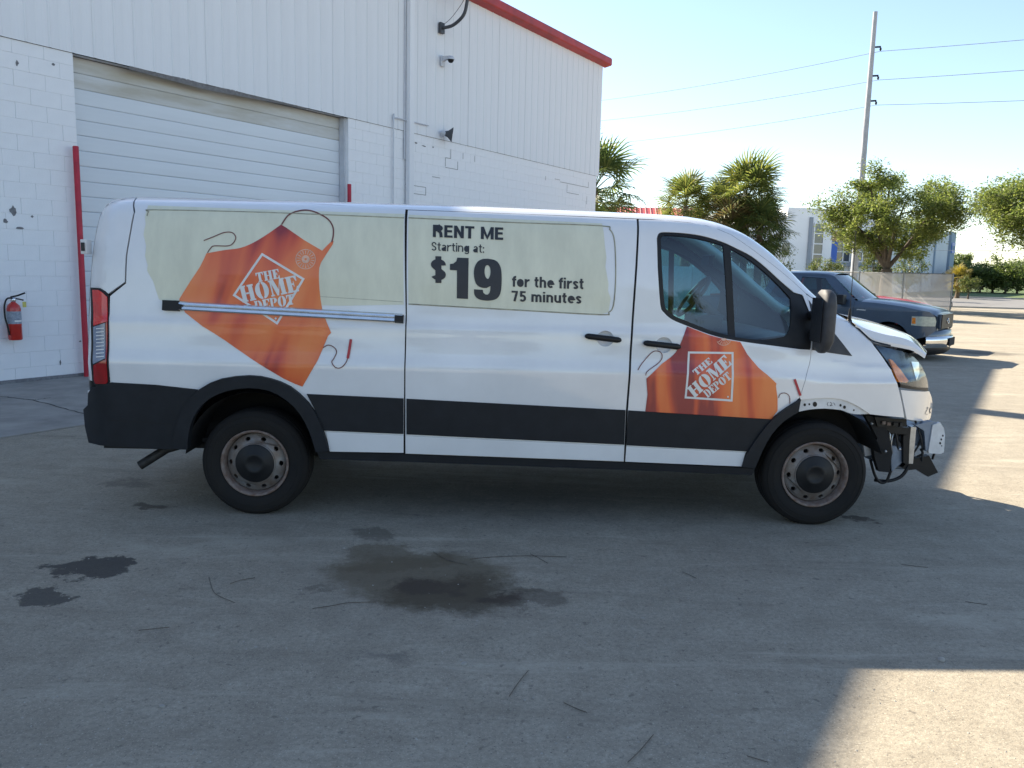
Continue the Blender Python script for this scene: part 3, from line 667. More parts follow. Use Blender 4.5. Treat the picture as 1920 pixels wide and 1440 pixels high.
def vw(x, z):
    T = vtop(x); zz = z
    if z > .95 and T < 2.084: zz = .95+(z-.95)*(1.135)/(T-.95)
    w = prof(min(zz, 2.0849))
    if x < -.86: w -= .11*((-.86-x)/.24)**2
    if x > 3.2: w -= .20*((x-3.2)/1.3)**2
    if x > 4.2: w -= .12*((x-4.2)/.35)**2
    if x > 2.5: w -= .10*((x-2.5)/1.4)**2*sm01((z-1.15)/.5)
    return w
V = Surf(VO, VTH, vw)
van = empty('cargo_van', VO, VTH, 'white cargo van with orange apron graphics and a damaged front end', 'van')
# ---- wheel arch and panel outlines (pixels of the photograph)
RA_IN = crv([(344, 838), (348, 812), (358, 785), (374, 760), (398, 740), (430, 727), (465.5, 723), (503, 727), (536, 743), (563, 769), (581, 800), (594, 840)], 2)
RA_O = crv([(324, 842), (325, 822), (333, 789), (348, 758), (374, 729.5), (413, 711), (465.5, 704.7), (504.6, 710), (543.6, 725.6), (577.5, 755.5), (598, 789), (612, 828), (616, 846)], 2)
RA_I = crv([(351, 842), (352, 825), (357, 797), (370, 770), (392, 748), (426.5, 733), (465.5, 727.7), (504.6, 733), (536, 750), (562, 776), (580, 810), (592, 848)], 2)
FA_O = crv([(1392, 876), (1400, 853), (1415, 829), (1431, 807), (1451, 785), (1476, 766), (1502, 750)], 2)
FA_I = crv([(1497, 773), (1470, 790), (1447, 815), (1430, 845), (1416, 878)], 2)
SEAM = [(765, 393), (980, 401), (1195, 409.5), (1246, 412.5), (1308, 419), (1340, 427), (1371, 440), (1402, 461), (1433, 484), (1465, 509), (1485, 526), (1512, 551)]
FSEAM = [(1521, 657), (1518, 682), (1511, 708), (1503, 735), (1499, 746)]
GLASSH = crv([(1231.5, 447), (1235, 438), (1246, 435), (1283, 437), (1317, 442), (1354, 453), (1382, 466), (1409, 480), (1437, 502), (1464, 527), (1489, 548)], 3) + [(1505, 553), (1517, 566), (1523, 600), (1522, 650), (1519, 656)] + crv([(1501, 655), (1455, 649), (1409, 643), (1363, 635.5), (1329, 626.5), (1288, 611), (1260, 599), (1245, 586), (1238, 571), (1233, 500)], 3)
quarter = [(258, 370), (500, 377.5), (761, 391), (761, 590), (758, 747), (757, 843), (594, 838)] + RA_IN[::-1][1:-1] + [(344, 836), (300, 836), (207, 826), (206, 555), (236, 531), (238, 480), (247, 427), (253, 397)]
slider = [(764.5, 393.5)] + SEAM[1:2] + [(1194, 410.5), (1189, 540), (1181, 660), (1174, 770), (1170, 866), (759.5, 851), (759.5, 747), (762.5, 590)]
fdoor = [(1197, 411)] + SEAM[3:] + [(1524, 600)] + FSEAM + [(1476, 768), (1451, 788), (1431, 810), (1414, 834), (1398, 862), (1394, 874), (1173, 866), (1177, 770), (1184, 660), (1192, 540)]
fend = [(1512, 552), (1552, 578), (1574, 592), (1600, 607), (1625, 630), (1640, 650), (1656, 671), (1671, 693), (1681, 715), (1686, 732), (1692, 759), (1696, 783), (1631, 777)] + crv([(1610, 763), (1587, 752), (1562, 747), (1535, 747), (1502, 750)], 2) + FSEAM[::-1] + [(1524, 600)]
def ell(cx, cy, rx, ry, n=20): return [(cx+rx*math.cos(2*math.pi*i/n), cy+ry*math.sin(2*math.pi*i/n)) for i in range(n)]
# dark structure behind the panels, both sides
under_out = [(230, 378), (760, 392), (1195, 411)] + SEAM[3:] + [(1574, 594), (1625, 632), (1671, 696), (1694, 780), (1640, 775)] + crv([(1608, 764), (1562, 750), (1502, 756), (1470, 786), (1440, 822), (1416, 876)], 2) + [(1400, 874), (600, 846)] + RA_IN[::-1] + [(300, 834), (212, 824), (212, 557), (218, 545), (218, 470), (226, 400)]
patch(V, 'inner_body', under_out, M['gap'], van, -.03, .03, holes=[GLASSH], back=M['trim'], both=True)
qp, qf = patch(V, 'rear_quarter_panel', quarter, M['paint'], van, ins=.0018, both=True)
cornerp = [(256, 370), (225, 372), (207, 380), (197, 400), (189, 430), (181, 470), (175, 515), (172, 536), (185, 538), (194, 543), (203, 551), (234, 529), (236, 480), (245, 427), (251, 397)]
patch(V, 'rear_corner_panel', cornerp, M['paint'], van, ins=.0015, both=True)
dish_s = ell(1135, 635, 16, 15); dish_f = ell(1245, 647, 16, 15)
sd, sdf = patch(V, 'sliding_door', slider, M['paint'], van, ins=.0018, both=True, holes=[dish_s])
fd, fdf = patch(V, 'front_door', fdoor, M['paint'], van, ins=.0018, both=True, holes=[GLASSH, dish_f], back=M['trim'])
fn, fnf = patch(V, 'front_fender', fend, M['paint'], van, ins=.0015, both=True)
for c, par in ((dish_s, sd), (dish_f, fd)):
    q = [V.px(u, v) for u, v in c]; cx = sum(p[0] for p in q)/len(q); cz = sum(p[1] for p in q)/len(q)
    rings = []
    for k, dp in ((1.0, 0), (.92, .012), (.75, .022), (.45, .028), (.02, .03)):
        rings.append([V.pos(cx+(x-cx)*k, cz+(z-cz)*k, -dp) for x, z in q])
    mb = MB(); mb.loft([r+[r[0]] for r in rings]); mb.build('handle_dish', M['paint'], par)
def handle(u0, v0, u1, v1, par):
    a = V.pos(*V.px(u0, v0), .028); b = V.pos(*V.px(u1, v1), .028); mb = MB()
    path = [lerp(a, b, t) + Vector((0, -.006*math.sin(math.pi*t), 0)) for t in (0, .03, .1, .3, .5, .7, .9, .97, 1)]
    mb.tube(path, [.006, .014, .019, .019, .019, .019, .019, .014, .006], 12, ry=.8)
    for t in (.12, .88):
        c = lerp(a, b, t); mb.box(c.x-.018, c.x+.018, c.y, c.y+.05, c.z-.012, c.z+.012)
    mb.build('door_handle', M['blk'], par)
handle(1096, 629, 1164, 637.5, sd); handle(1205, 642, 1275, 650, fd)
lk = ell(1187.5, 0, 0, 0)
# ---- roof and pillars
zs_px = [(196, 388), (225, 374), (258, 370), (500, 377.5), (761, 391)] + SEAM + [(1552, 577.5), (1574, 591.5), (1588, 597)]
ZS = sorted(V.px(u, v) for u, v in zs_px)
xws = 3.03
secs = []; pill = []; glassrow = []
xs = [-.985, -.96, -.93, -.9, -.86, -.8, -.7, -.5, 0, .5, 1, 1.5, 2, 2.3, 2.6, 2.75, 2.85, 2.95, xws]
def edge_pts(x, n=9):
    zs = min(interp(ZS, x), vtop(x)-.012); T = vtop(x)-.0006
    return [Vector((x, -vw(x, zs+(T-zs)*math.sin(math.pi/2*i/n)), zs+(T-zs)*math.sin(math.pi/2*i/n))) for i in range(n+1)]
for x in xs:
    e = edge_pts(x); w0 = -e[-1].y; zt = e[-1].z
    mid = [Vector((x, -w0*(1-2*k/10), zt+.022*(1-(1-2*k/10)**2))) for k in range(1, 10)]
    secs.append(e+mid+[Vector((p.x, -p.y, p.z)) for p in e[::-1]])
mb = MB(); mb.loft(secs); mb.build('roof', M['paint'], van)
xp = [xws+.0+(3.985-xws)*i/22 for i in range(23)]
for sgn in (1, -1):
    mb = MB(); ss = []
    for x in xp:
        e = edge_pts(x); a = e[-1]; inn = [a+Vector((.0, .03, .003)), a+Vector((-.02, .03, -.04)), a+Vector((-.03, -.03, -.06))]
        ss.append([Vector((p.x, p.y*sgn, p.z)) for p in e+inn])
    mb.loft(ss); mb.build('windscreen_pillar', M['paint'], van)
mb = MB(); ss = []
for x in xp:
    e = edge_pts(x)[-1]; w0 = -e.y-.03; ss.append([Vector((x+.14*(1-(1-k/6)**2), -w0*(1-k/6), e.z+.004)) for k in range(13)])
mb.loft(ss); mb.build('windscreen', M['wind'], van)
# headliner inside the cab
mb = MB(); ss = []
for x in (2.3, 2.6, 2.85, 3.0):
    T = vtop(x)-.05; ss.append([Vector((x, y, T-.12*abs(y)**4)) for y in [-.84+1.68*k/10 for k in range(11)]])
mb.loft(ss); mb.build('headliner', M['liner'], van)
# ---- rear face
mb = MB(); rows = []
for z in [.5, .7, .9, 1.1, 1.3, 1.5, 1.7, 1.85, 1.95, 2.02]:
    x0 = -1.05+.075*max(0, (z-1.3)/.72)**1.5; w = vw(x0, z); rows.append([Vector((x0-.02*(1-abs(y)**4), y*w, z)) for y in [-1+k/5 for k in range(11)]])
mb.loft(rows); mb.build('rear_door', M['paint'], van)
for sgn in (1, -1):
    mb = MB(); rows = []
    for z in [.88, 1.0, 1.15, 1.3, 1.45, 1.6, 1.75, 1.85, 1.93, 1.98, 2.01]:
        x0 = -1.05+.075*max(0, (z-1.3)/.72)**1.5; rows.append([Vector((x, -sgn*(vw(x, z)-.007), z)) for x in [lerp(-.92, x0, k/8) for k in range(9)]])
    mb.loft(rows); mb.build('rear_corner_pillar', M['paint'], van)
# ---- lower cladding
bump = [(172, 727), (207, 717.5), (290, 722), (371, 731)] + RA_O[:7][::-1] + [(324, 843), (240, 838), (166, 830), (159, 800), (156, 768), (164, 760), (165, 737)]
patch(V, 'rear_bumper', bump, M['clad'], van, .014, .03, both=True)
ribbon(V, 'bumper_crease', [(200, 788), (260, 791), (322, 796)], 1.6, M['blk'], van, .0152)
patch(V, 'rear_arch_trim', RA_O+RA_I[::-1], M['clad'], van, .03, .06, both=True)
patch(V, 'front_arch_trim', FA_O+FA_I, M['clad'], van, .03, .06, both=True)
patch(V, 'side_cladding', [(574, 738.5), (757, 747), (756.5, 814.5), (606, 808), (598, 787), (588, 765)], M['clad'], van, .012, .012, ins=.002, both=True)
patch(V, 'side_cladding', [(761.5, 747.5), (1173.5, 769), (1171, 834.5), (761.5, 815)], M['clad'], sd, .012, .012, ins=.002)
patch(V, 'side_cladding', [(1178, 769.5), (1448, 786), (1430, 808), (1414, 830), (1401, 847), (1174, 835.5)], M['clad'], fd, .012, .012, ins=.002)
# rocker strip and black sill
for pp, par in (([(611, 809.5), (757, 816), (757, 849.5), (618, 847)], van), ([(761, 817), (1170, 836), (1168.5, 865), (761, 850.5)], sd), ([(1174, 837), (1398, 848), (1391, 875), (1172, 866)], fd)):
    patch(V, 'rocker_strip', pp, M['paint'], par, .010, .012, ins=.0015)
patch(V, 'sill', [(594, 846), (757, 851.5), (1170, 867), (1392, 877), (1416, 879), (1410, 891), (1170, 881), (757, 866), (600, 861)], M['clad'], van, -.012, .05, both=True)
# ---- press lines
def bead(pxs, par, r=.0045):
    P = crv(pxs, 3); path = [V.pos(*V.px(u, v), .0005) for u, v in P]; MB().tube(path, r, 6).build('press_line', M['creamdirt'], par)
M['creamdirt'] = mat('dirty paint edge', (.36, .35, .26), .6, var=.35, scale=14)
bead([(276, 405), (279, 397), (290, 393.5), (473, 397.5), (620, 403), (758, 408.5)], qp)
bead([(766, 408.5), (965, 417.5), (1128, 423.5), (1143, 430), (1151, 445), (1154, 480), (1154, 530), (1150, 573), (1141, 586), (1127, 590), (965, 581), (766, 570)], sd)
bead([(347, 543), (550, 553), (755, 566)], qp, .002)
# ---- decals
OFF = .0016
patch(V, 'cream_film', [(278, 385)] + [(500, 393), (758, 401), (757, 571), (640, 573), (312, 567)] + crv([(298, 561), (292, 543), (287, 527), (276, 508), (277, 497), (272, 480), (274, 460), (269, 440), (273, 420), (272, 405), (278, 385)], 2)[:-1], M['cream'], qp, OFF, 0)
patch(V, 'cream_film', [(766.5, 402.5), (965, 411), (1129, 419), (1132, 436), (1134, 460), (1137, 482), (1135, 500), (1141, 532), (1140, 545), (1145, 560), (1141, 585), (1126, 589.5), (965, 580.5), (766, 569.5)], M['cream'], sd, OFF, 0)
apA = crv([(520, 426), (500, 440), (475, 455), (450, 465), (420, 469), (387, 475)], 3) + crv([(387, 475), (375, 500), (357, 527), (336, 561)], 2)[1:] + [(347, 586)] + crv([(380, 612), (420, 637), (470, 672), (532, 710), (567, 725)], 2) + [(595, 677), (615, 630), (621, 624)] + crv([(611, 600), (604, 580), (599, 542), (598, 512), (602, 492), (624, 458), (622, 452), (604, 470)], 2) + [(570, 450), (537, 427), (527, 421)]
a1 = patch(V, 'apron_print', apA, M['apronA'], qp, OFF*2, 0)
apB = [(1288, 612), (1329, 628), (1363, 637), (1388, 641)] + crv([(1401, 664), (1422, 689), (1439, 703), (1456, 719)], 2) + [(1455, 724), (1458, 748), (1458, 770), (1446, 786), (1320, 779), (1210, 772)] + [(1214, 740), (1212, 710)] + crv([(1241, 682), (1262, 666), (1273, 651), (1281, 632)], 3)
b1 = patch(V, 'apron_print', apB, M['apronB'], fd, OFF*2, 0)
O3, O4 = OFF*3, OFF*4
ribbon(V, 'neck_strap', [(528, 421), (540, 404), (557, 396), (577, 394), (597, 400), (615, 411), (624, 425), (625, 440), (622, 454)], 2.6, M['strap'], qp, O3)
ribbon(V, 'apron_tie', [(389, 474), (395, 465), (402, 461), (427, 461), (437, 456), (442, 445), (435, 436), (420, 436), (400, 444), (382, 451)], 1.8, M['strap'], qp, O3)
ribbon(V, 'apron_tie', [(606, 652), (615, 647), (626, 651), (631, 660), (626, 672), (622, 679), (629, 689), (640, 689), (650, 677), (654, 660)], 1.7, M['strap'], qp, O3)
ribbon(V, 'tie_end', [(652, 672), (655, 655), (658, 636)], 5, M['redstrap'], qp, O4)
ribbon(V, 'apron_tie', [(1211, 704), (1214, 696), (1233, 682), (1241, 672), (1240, 662), (1231, 658), (1221, 662), (1204, 681), (1196, 694)], 1.6, M['strap'], fd, O3)
ribbon(V, 'apron_tie', [(1460, 746), (1463, 739), (1472, 737), (1480, 743), (1481, 757)], 1.4, M['strap'], fd, O3)
ribbon(V, 'tie_end', [(1490, 711), (1496, 728), (1501, 742)], 4.5, M['redstrap'], fd, O4)
def frame4(cs, t, par, name='logo_frame'):
    cx = sum(c[0] for c in cs)/4; cy = sum(c[1] for c in cs)/4; k = 1-t
    inn = [(cx+(x-cx)*k, cy+(y-cy)*k) for x, y in cs]; pv = list(cs)+inn
    pxmesh(V, name, pv, [(i, (i+1) % 4, (i+1) % 4+4, i+4) for i in range(4)], M['white_print'], par, O3)
frame4([(491, 474), (571.5, 522.5), (520, 609), (436, 554)], .085, qp)
frame4([(1290, 659), (1375.5, 660), (1373.5, 753), (1283.5, 747)], .085, fd)
put_slab(V, 'logo_lettering', 'THE', (482, 529.5), (43, -8), (-3.5, -17.5), M['white_print'], qp, O4)
put_slab(V, 'logo_lettering', 'HOME', (455, 567.5), (106, -21.5), (-7.5, -30), M['white_print'], qp, O4)
put_slab(V, 'logo_lettering', 'DEPOT', (479, 584), (74, -14), (-3, -19), M['white_print'], qp, O4)
put_slab(V, 'logo_lettering', 'THE', (1305.5, 705), (31, -25.5), (-8, -9.5), M['white_print'], fd, O4)
put_slab(V, 'logo_lettering', 'HOME', (1302, 747), (70.5, -64), (-14.5, -18.5), M['white_print'], fd, O4)
put_slab(V, 'logo_lettering', 'DEPOT', (1327, 746.5), (46, -38), (-9.5, -12), M['white_print'], fd, O4)
patch(V, 'logo_mark', [(c[0]+517, c[1]+597) for c in [(0, -2.5), (2.5, 0), (0, 2.5), (-2.5, 0)]], M['white_print'], qp, O4, 0)
patch(V, 'logo_mark', [(c[0]+1365, c[1]+744) for c in [(0, -2), (2, 0), (0, 2), (-2, 0)]], M['white_print'], fd, O4, 0)
M['seal'] = mat('faded seal print', (.74, .46, .34), .5, var=.25, scale=40)
def seal(cx, cy, r, par, a0=0, a1=360):
    n = 28; pv = []; f = []
    def ring(ra, rb):
        b = len(pv)
        for i in range(n+1):
            a = R(a0+(a1-a0)*i/n); pv.extend([(cx+ra*math.cos(a), cy+ra*math.sin(a)), (cx+rb*math.cos(a), cy+rb*math.sin(a))])
        f.extend([(b+2*i, b+2*i+1, b+2*i+3, b+2*i+2) for i in range(n)])
    ring(r, r*.92); ring(r*.40, r*.12)
    k = max(3, int(18*(a1-a0)/360))
    for i in range(k):
        a = R(a0+(a1-a0)*(i+.5)/k); b = len(pv); da = .06
        for rr, s_ in ((.5, -1), (.86, -1), (.86, 1), (.5, 1)): pv.append((cx+r*rr*math.cos(a+s_*da), cy+r*rr*math.sin(a+s_*da)))
        f.append((b, b+1, b+2, b+3))
    pxmesh(V, 'seal_print', pv, f, M['seal'], par, O3)
seal(573, 486, 19, qp); seal(1357, 633, 15, fd, 25, 150)
put_text(V, 'lettering', 'RENT ME', .185, (811.5, 445.5), (132, 5.5), (.5, -26), M['ink'], sd, O3)
put_text(V, 'lettering', 'Starting at:', .12, (809, 473.5), (98.5, 4.5), (.3, -20), M['ink'], sd, O3)
put_text(V, 'lettering', '$', .2, (808, 530), (28, 1), (0, -50), M['ink'], sd, O3)
put_text(V, 'lettering', 'for the first', .18, (960, 537.5), (134, 5), (.3, -20.5), M['ink'], sd, O3)
put_text(V, 'lettering', '75 minutes', .18, (959, 565), (131, 5), (.3, -20), M['ink'], sd, O3)
def P9(pts): return [(740+x/4, 370+y/4) for x, y in pts]
patch(V, 'lettering', P9([(415, 500), (440, 497), (462, 480), (470, 452), (555, 455), (550, 762), (466, 758), (468, 548), (414, 545)]), M['ink'], sd, O3, 0)
o9 = crv([(700, 460), (760, 475), (795, 525), (803, 615), (795, 710), (765, 760), (700, 775), (635, 765), (600, 735), (595, 690)], 4)
nine = o9 + [(660, 693), (665, 715)] + crv([(680, 728), (700, 728), (715, 705), (718, 665)], 3) + crv([(690, 680), (650, 677), (612, 650), (595, 590), (598, 530), (625, 480), (665, 461)], 3)
hole9 = crv([(698, 508), (716, 530), (717, 580), (700, 612), (682, 595), (674, 560), (680, 520)], 3, True)
patch(V, 'lettering', P9(nine), M['ink'], sd, O3, 0, holes=[P9(hole9)])
M['scrib'] = mat('grease pencil', (.10, .09, .10), .7, var=.2, scale=30)
# ---- sliding door track
def bar3(a, b, sec, mt, name, par):
    t = (b-a).normalized(); nrm_ = V.nrm((a.x+b.x)/2, (a.z+b.z)/2); up_ = t.cross(nrm_)
    if up_.z < 0: up_ = -up_
    mb = MB(); mb.loft([[p+nrm_*o_+up_*h for o_, h in sec] for p in (a, b)], False, True)
    n = len(sec)
    for p, k in ((a, 0), (b, 1)):
        mb.add([p+nrm_*o_+up_*h for o_, h in sec], [tuple(range(n))])
    return mb.build(name, mt, par)
secR = [(.0, .028), (.02, .028), (.03, .02), (.032, .008), (.022, .002), (.02, -.004), (.028, -.008), (.03, -.02), (.024, -.028), (0, -.028)]
pa = V.pos(*V.px(338, 573.5)); pb = V.pos(*V.px(755, 597))
bar3(pa, pb, secR, M['alu'], 'door_track', qp)
pc = V.pos(*V.px(308, 572.5)); pd = V.pos(*V.px(338, 573.8)); bar3(pc, pd, [(0, .034), (.034, .032), (.036, -.032), (0, -.034)], M['blk'], 'track_cap', qp)
pe = V.pos(*V.px(344, 575)); bar3(pd, pe, [(0, .02), (.036, .012), (.036, -.02), (0, -.022)], M['blk'], 'track_roller', qp)
pg = V.pos(*V.px(741, 597)); bar3(pg, V.pos(*V.px(757, 598)), [(0, .026), (.037, .018), (.037, -.022), (0, -.03)], M['blk'], 'track_cap', qp)
# ---- side glazing
fr_out = GLASSH
gl1 = crv([(1239, 449), (1242, 443), (1250, 441), (1290, 444), (1325, 451), (1356, 460)], 3) + [(1362, 548), (1366, 629)] + crv([(1330, 619), (1292, 604), (1266, 593), (1252, 582), (1246, 569), (1241, 500)], 3)
gl2 = crv([(1369, 466), (1384, 474), (1409, 490), (1436, 512), (1462, 537), (1482, 559)], 3) + crv([(1484, 580), (1482, 610), (1474, 628), (1455, 634), (1420, 637), (1379, 632)], 3) + [(1375, 560)]
patch(V, 'window_frame', fr_out, M['blk'], fd, -.006, .02, holes=[gl1, gl2], back=M['dash'])
skf = patch(V, 'window_frame', fr_out, M['blk'], fdf, -.006, .02, holes=[gl1, gl2], back=M['dash'], far=True)
for g, nm in ((gl1, 'window_pane'), (gl2, 'quarter_pane')):
    patch(V, nm, g, M['glass'], fd, -.013, 0, ins=-.004); patch(V, nm, g, M['glass'], fdf, -.013, 0, ins=-.004, far=True)
patch(V, 'fender_corner_panel', [(1517, 563), (1538, 592), (1598, 667.5), (1560, 662), (1523, 656), (1525, 600)], M['mirrorblk'], fn, .004, .012)
# ---- door mirror
mc = V.pos(*V.px(1522, 600))
def mirror(sgn, par):
    mb = MB(); ss = []
    Zs = [-.205, -.2, -.18, -.12, 0, .1, .165, .19, .198]
    for z in Zs:
        k = 1-max(0, (abs(z)-.13)/.085)**2.2; k = max(.12, k); hx = .05*k+.008; hy = .115*k
        ring = []
        for i in range(20):
            a = 2*math.pi*i/20; cx = math.copysign(abs(math.cos(a))**.75, math.cos(a)); sy = math.copysign(abs(math.sin(a))**.75, math.sin(a))
            ring.append(Vector((mc.x+.012+hx*cx*(1.0 if cx > 0 else .75)+.006*z, sgn*(-(abs(mc.y)+.165)+hy*sy), mc.z+.005+z)))
        ss.append(ring)
    mb.loft(ss, True, True); mb.add(ss[0], [tuple(range(20))]); mb.add(ss[-1], [tuple(range(20))])
    o = mb.build('door_mirror', M['mirrorblk'], par)
    m2 = MB(); m2.tube([Vector((mc.x-.0, sgn*(mc.y+.03)*1, mc.z-.1)), Vector((mc.x+.01, sgn*(mc.y-.14), mc.z-.1))], .035, 10)
    m2.tube([Vector((mc.x, sgn*(mc.y+.03), mc.z+.03)), Vector((mc.x+.01, sgn*(mc.y-.14), mc.z+.03))], .03, 10); m2.build('mirror_arm', M['blk'], o)
    m3 = MB(); x = mc.x-.034; yy = abs(mc.y)+.165
    m3.add([Vector((x, sgn*-(yy+.09), mc.z-.13)), Vector((x, sgn*-(yy-.09), mc.z-.13)), Vector((x, sgn*-(yy-.09), mc.z+.15)), Vector((x, sgn*-(yy+.09), mc.z+.15))], [(0, 1, 2, 3)]); m3.build('mirror_glass', M['chrome'], o)
mirror(1, van); mirror(-1, van)
# ---- tail light
tl = [(169.5, 539), (185, 540), (193.5, 545), (204, 553.5), (205.5, 716), (202, 724), (177, 724), (173, 715), (171, 640)]
rim_o = patch(V, 'tail_light', tl, M['blk'], van, .006, .03, both=True)[0]
patch(V, 'red_lens', [(172.5, 543), (184, 543.5), (192, 548.5), (200.5, 556.5), (201, 603), (175, 611)], M['redlens'], rim_o, .012, .01, ins=.001)
patch(V, 'red_lens', [(197.5, 604.5), (201, 603.5), (201.5, 715), (199, 720), (178.5, 720), (175.5, 712), (174.5, 685), (197, 673.5)], M['redlens2'], rim_o, .012, .01, ins=.001)
cl = patch(V, 'clear_lens', [(174.5, 613), (196.5, 605.5), (196.5, 672), (174, 683)], M['clearlens'], rim_o, .011, .01)
for k in range(9):
    y = 616+k*6.6; ribbon(V, 'lens_rib', [(180, y+.5), (195, y-.8)], 1.8, M['white_print'], rim_o, .0125)
for (u0, v0, u1, v1) in ((171, 450, 180, 477), (160, 735, 170, 760)):
    a = V.pos(*V.px(u1+14, (v0+v1)/2)); zz = (v1-v0)/290
    mb = MB(); mb.bbox(-1.075, -1.035, -.93, -.86, a.z-zz/2, a.z+zz/2, .006); hg = mb.build('hinge', M['rawwhite'], van)
    mb = MB(); mb.bbox(-1.068, -1.045, -.938, -.9305, a.z-zz/3.5, a.z+zz/3.5, .003); mb.build('hinge_plate', M['pipe'], hg)
# ---- wheels
def wheel_meshes():
    Mx = Matrix.Rotation(math.pi/2, 4, 'X')          # local Z axis -> -Y (outwards on the near side)
    t = MB(); t.lathe([(.205, -.02), (.222, -.008), (.26, .012), (.305, .014), (.335, .002), (.349, -.016), (.353, -.03), (.353, -.045), (.346, -.047), (.346, -.055), (.354, -.057), (.355, -.09), (.348, -.092), (.348, -.102), (.355, -.104), (.355, -.14), (.348, -.142), (.348, -.152), (.353, -.154), (.351, -.19), (.335, -.21), (.26, -.22), (.2, -.2)], 72, Mx)
    for rr in (.285, .318):
        t.lathe([(rr-.004, .0135), (rr, .0165), (rr+.004, .0132)], 72, Mx)
    tm = t.mesh('tyre', M['tyre'])
    r = MB(); r.lathe([(.203, -.03), (.207, -.004), (.216, .004), (.2235, .002), (.2235, -.012), (.215, -.02)], 64, Mx); rf = r.mesh('rim_flange', M['rust'])
    r = MB(); r.lathe([(.209, -.012), (.203, -.03), (.198, -.06), (.192, -.10), (.18, -.105)], 64, Mx); rw = r.mesh('rim_well', M['rust'])
    outer = [(.193*math.cos(a), .193*math.sin(a)) for a in [2*math.pi*i/60 for i in range(60)]]
    inner = [(.135*math.cos(a), .135*math.sin(a)) for a in [2*math.pi*i/60 for i in range(60)]]
    holes = []
    for k in range(10):
        a = 2*math.pi*(k+.3)/10; c, s_ = math.cos(a), math.sin(a)
        holes.append([((.166+.013*math.cos(b))*c-.018*math.sin(b)*s_, (.166+.013*math.cos(b))*s_+.018*math.sin(b)*c) for b in [2*math.pi*j/12 for j in range(12)]])
    v, f = tess(outer, [inner]+holes)
    def hz(x, y): rr = math.hypot(x, y); return interp([(.135, -.012), (.15, -.022), (.175, -.034), (.193, -.05)], rr)
    d = MB(); P = [Mx@Vector((x, y, hz(x, y))) for x, y in v]; d.add(P, [q if area2([v[i] for i in q]) > 0 else q[::-1] for q in f], True)
    for h in holes:
        n = len(h); d.add([Mx@Vector((x, y, hz(x, y))) for x, y in h]+[Mx@Vector((x, y, hz(x, y)-.02)) for x, y in h], [(i, (i+1) % n, (i+1) % n+n, i+n) for i in range(n)])
    d.lathe([(.135, -.012), (.133, -.004), (.128, -.003), (.126, -.01)], 60, Mx); dm = d.mesh('wheel_disc', M['rim'])
    nl = []
    for p in dm.polygons:
        for li in p.loop_indices:
            q = dm.vertices[dm.loops[li].vertex_index].co; rr = max(1e-6, math.hypot(q.x, q.z))
            if p.normal.y < -.5: nl.append(Vector((q.x/rr*.55, -1, q.z/rr*.55)).normalized())
            else: nl.append(p.normal.copy())
    dm.polygons.foreach_set('use_smooth', [True]*len(dm.polygons)); dm.normals_split_custom_set([tuple(k) for k in nl])
    c = MB(); c.lathe([(.129, -.012), (.1285, -.002), (.12, .004), (.075, .006), (.07, .012), (.05, .014), (.045, .010), (.0, .010)], 48, Mx); cm = c.mesh('hub_cap', M['blk'])
    b = MB(); b.lathe([(.19, -.13), (.0, -.13)], 40, Mx); bm_ = b.mesh('brake_disc', M['pipe'])
    return tm, rf, rw, dm, cm, bm_
WM = wheel_meshes()
def wheel(x, sgn, rot, par, z=.349, y=.955, scale=1, names=None):
    e = link('wheel', WM[0], par); e.location = (x, -sgn*y, z); e.rotation_euler = (0, rot, 0 if sgn > 0 else math.pi); e.scale = (scale,)*3
    for nm, me in zip(('rim_flange', 'rim_well', 'wheel_disc', 'hub_cap', 'brake_disc'), WM[1:]): link(nm, me, e)
    return e
for x, rot in ((.012, .2), (3.742, .75)):
    wheel(x, 1, rot, van); wheel(x, -1, rot, van)
# wheel housings, underbody, axle, exhaust
def housing(x, r, par, lo=.03, hi=.97):
    for sgn in (1, -1):
        mb = MB(); n = 20; rows = []
        for i in range(n+1):
            a = math.pi*(lo+(hi-lo)*i/n); rows.append([Vector((x+r*math.cos(a), sgn*y, .36+r*math.sin(a)*1.02)) for y in (-.955, -.6)])
        mb.loft(rows); mb.add([p[1] for p in rows], [tuple(range(n+1))]); mb.build('wheel_housing', M['inner'], par)
housing(.012, .455, van); housing(3.76, .44, van, .10)
mb = MB(); mb.box(-1.0, -.46, -.9, .9, .42, .62); mb.box(.48, 3.3, -.93, .93, .40, .55); mb.box(-.6, 3.95, -.59, .59, .36, .6)
mb.box(-.45, .48, -.6, .6, .55, .82)
mb.build('underbody', M['inner'], van)
mb = MB(); mb.tube([(.012, -.9, .345), (.012, .9, .345)], .05, 10); mb.lathe([(0, -.13), (.11, -.1), (.14, 0), (.11, .1), (0, .13)], 16, Matrix.Translation((.012, .1, .345)))
mb.box(-.5, .55, -.66, -.6, .42, .45); mb.build('rear_axle', M['pipe'], van)
mb = MB(); mb.tube([(3.742, -.85, .33), (3.742, .85, .33)], .04, 8); mb.build('front_axle', M['pipe'], van)
q0 = V.pl(262, 873, -.72); q1 = V.pl(318, 838, -.66)
mb = MB(); mb.tube([q0, lerp(q0, q1, .9), q1+Vector((.12, .1, .02)), q1+Vector((.6, .2, .02))], .032, 14, caps=False); mb.tube([q0+Vector((.002, 0, -.001)), lerp(q0, q1, .8)], .026, 14, caps=False); mb.build('exhaust_pipe', M['pipe'], van)
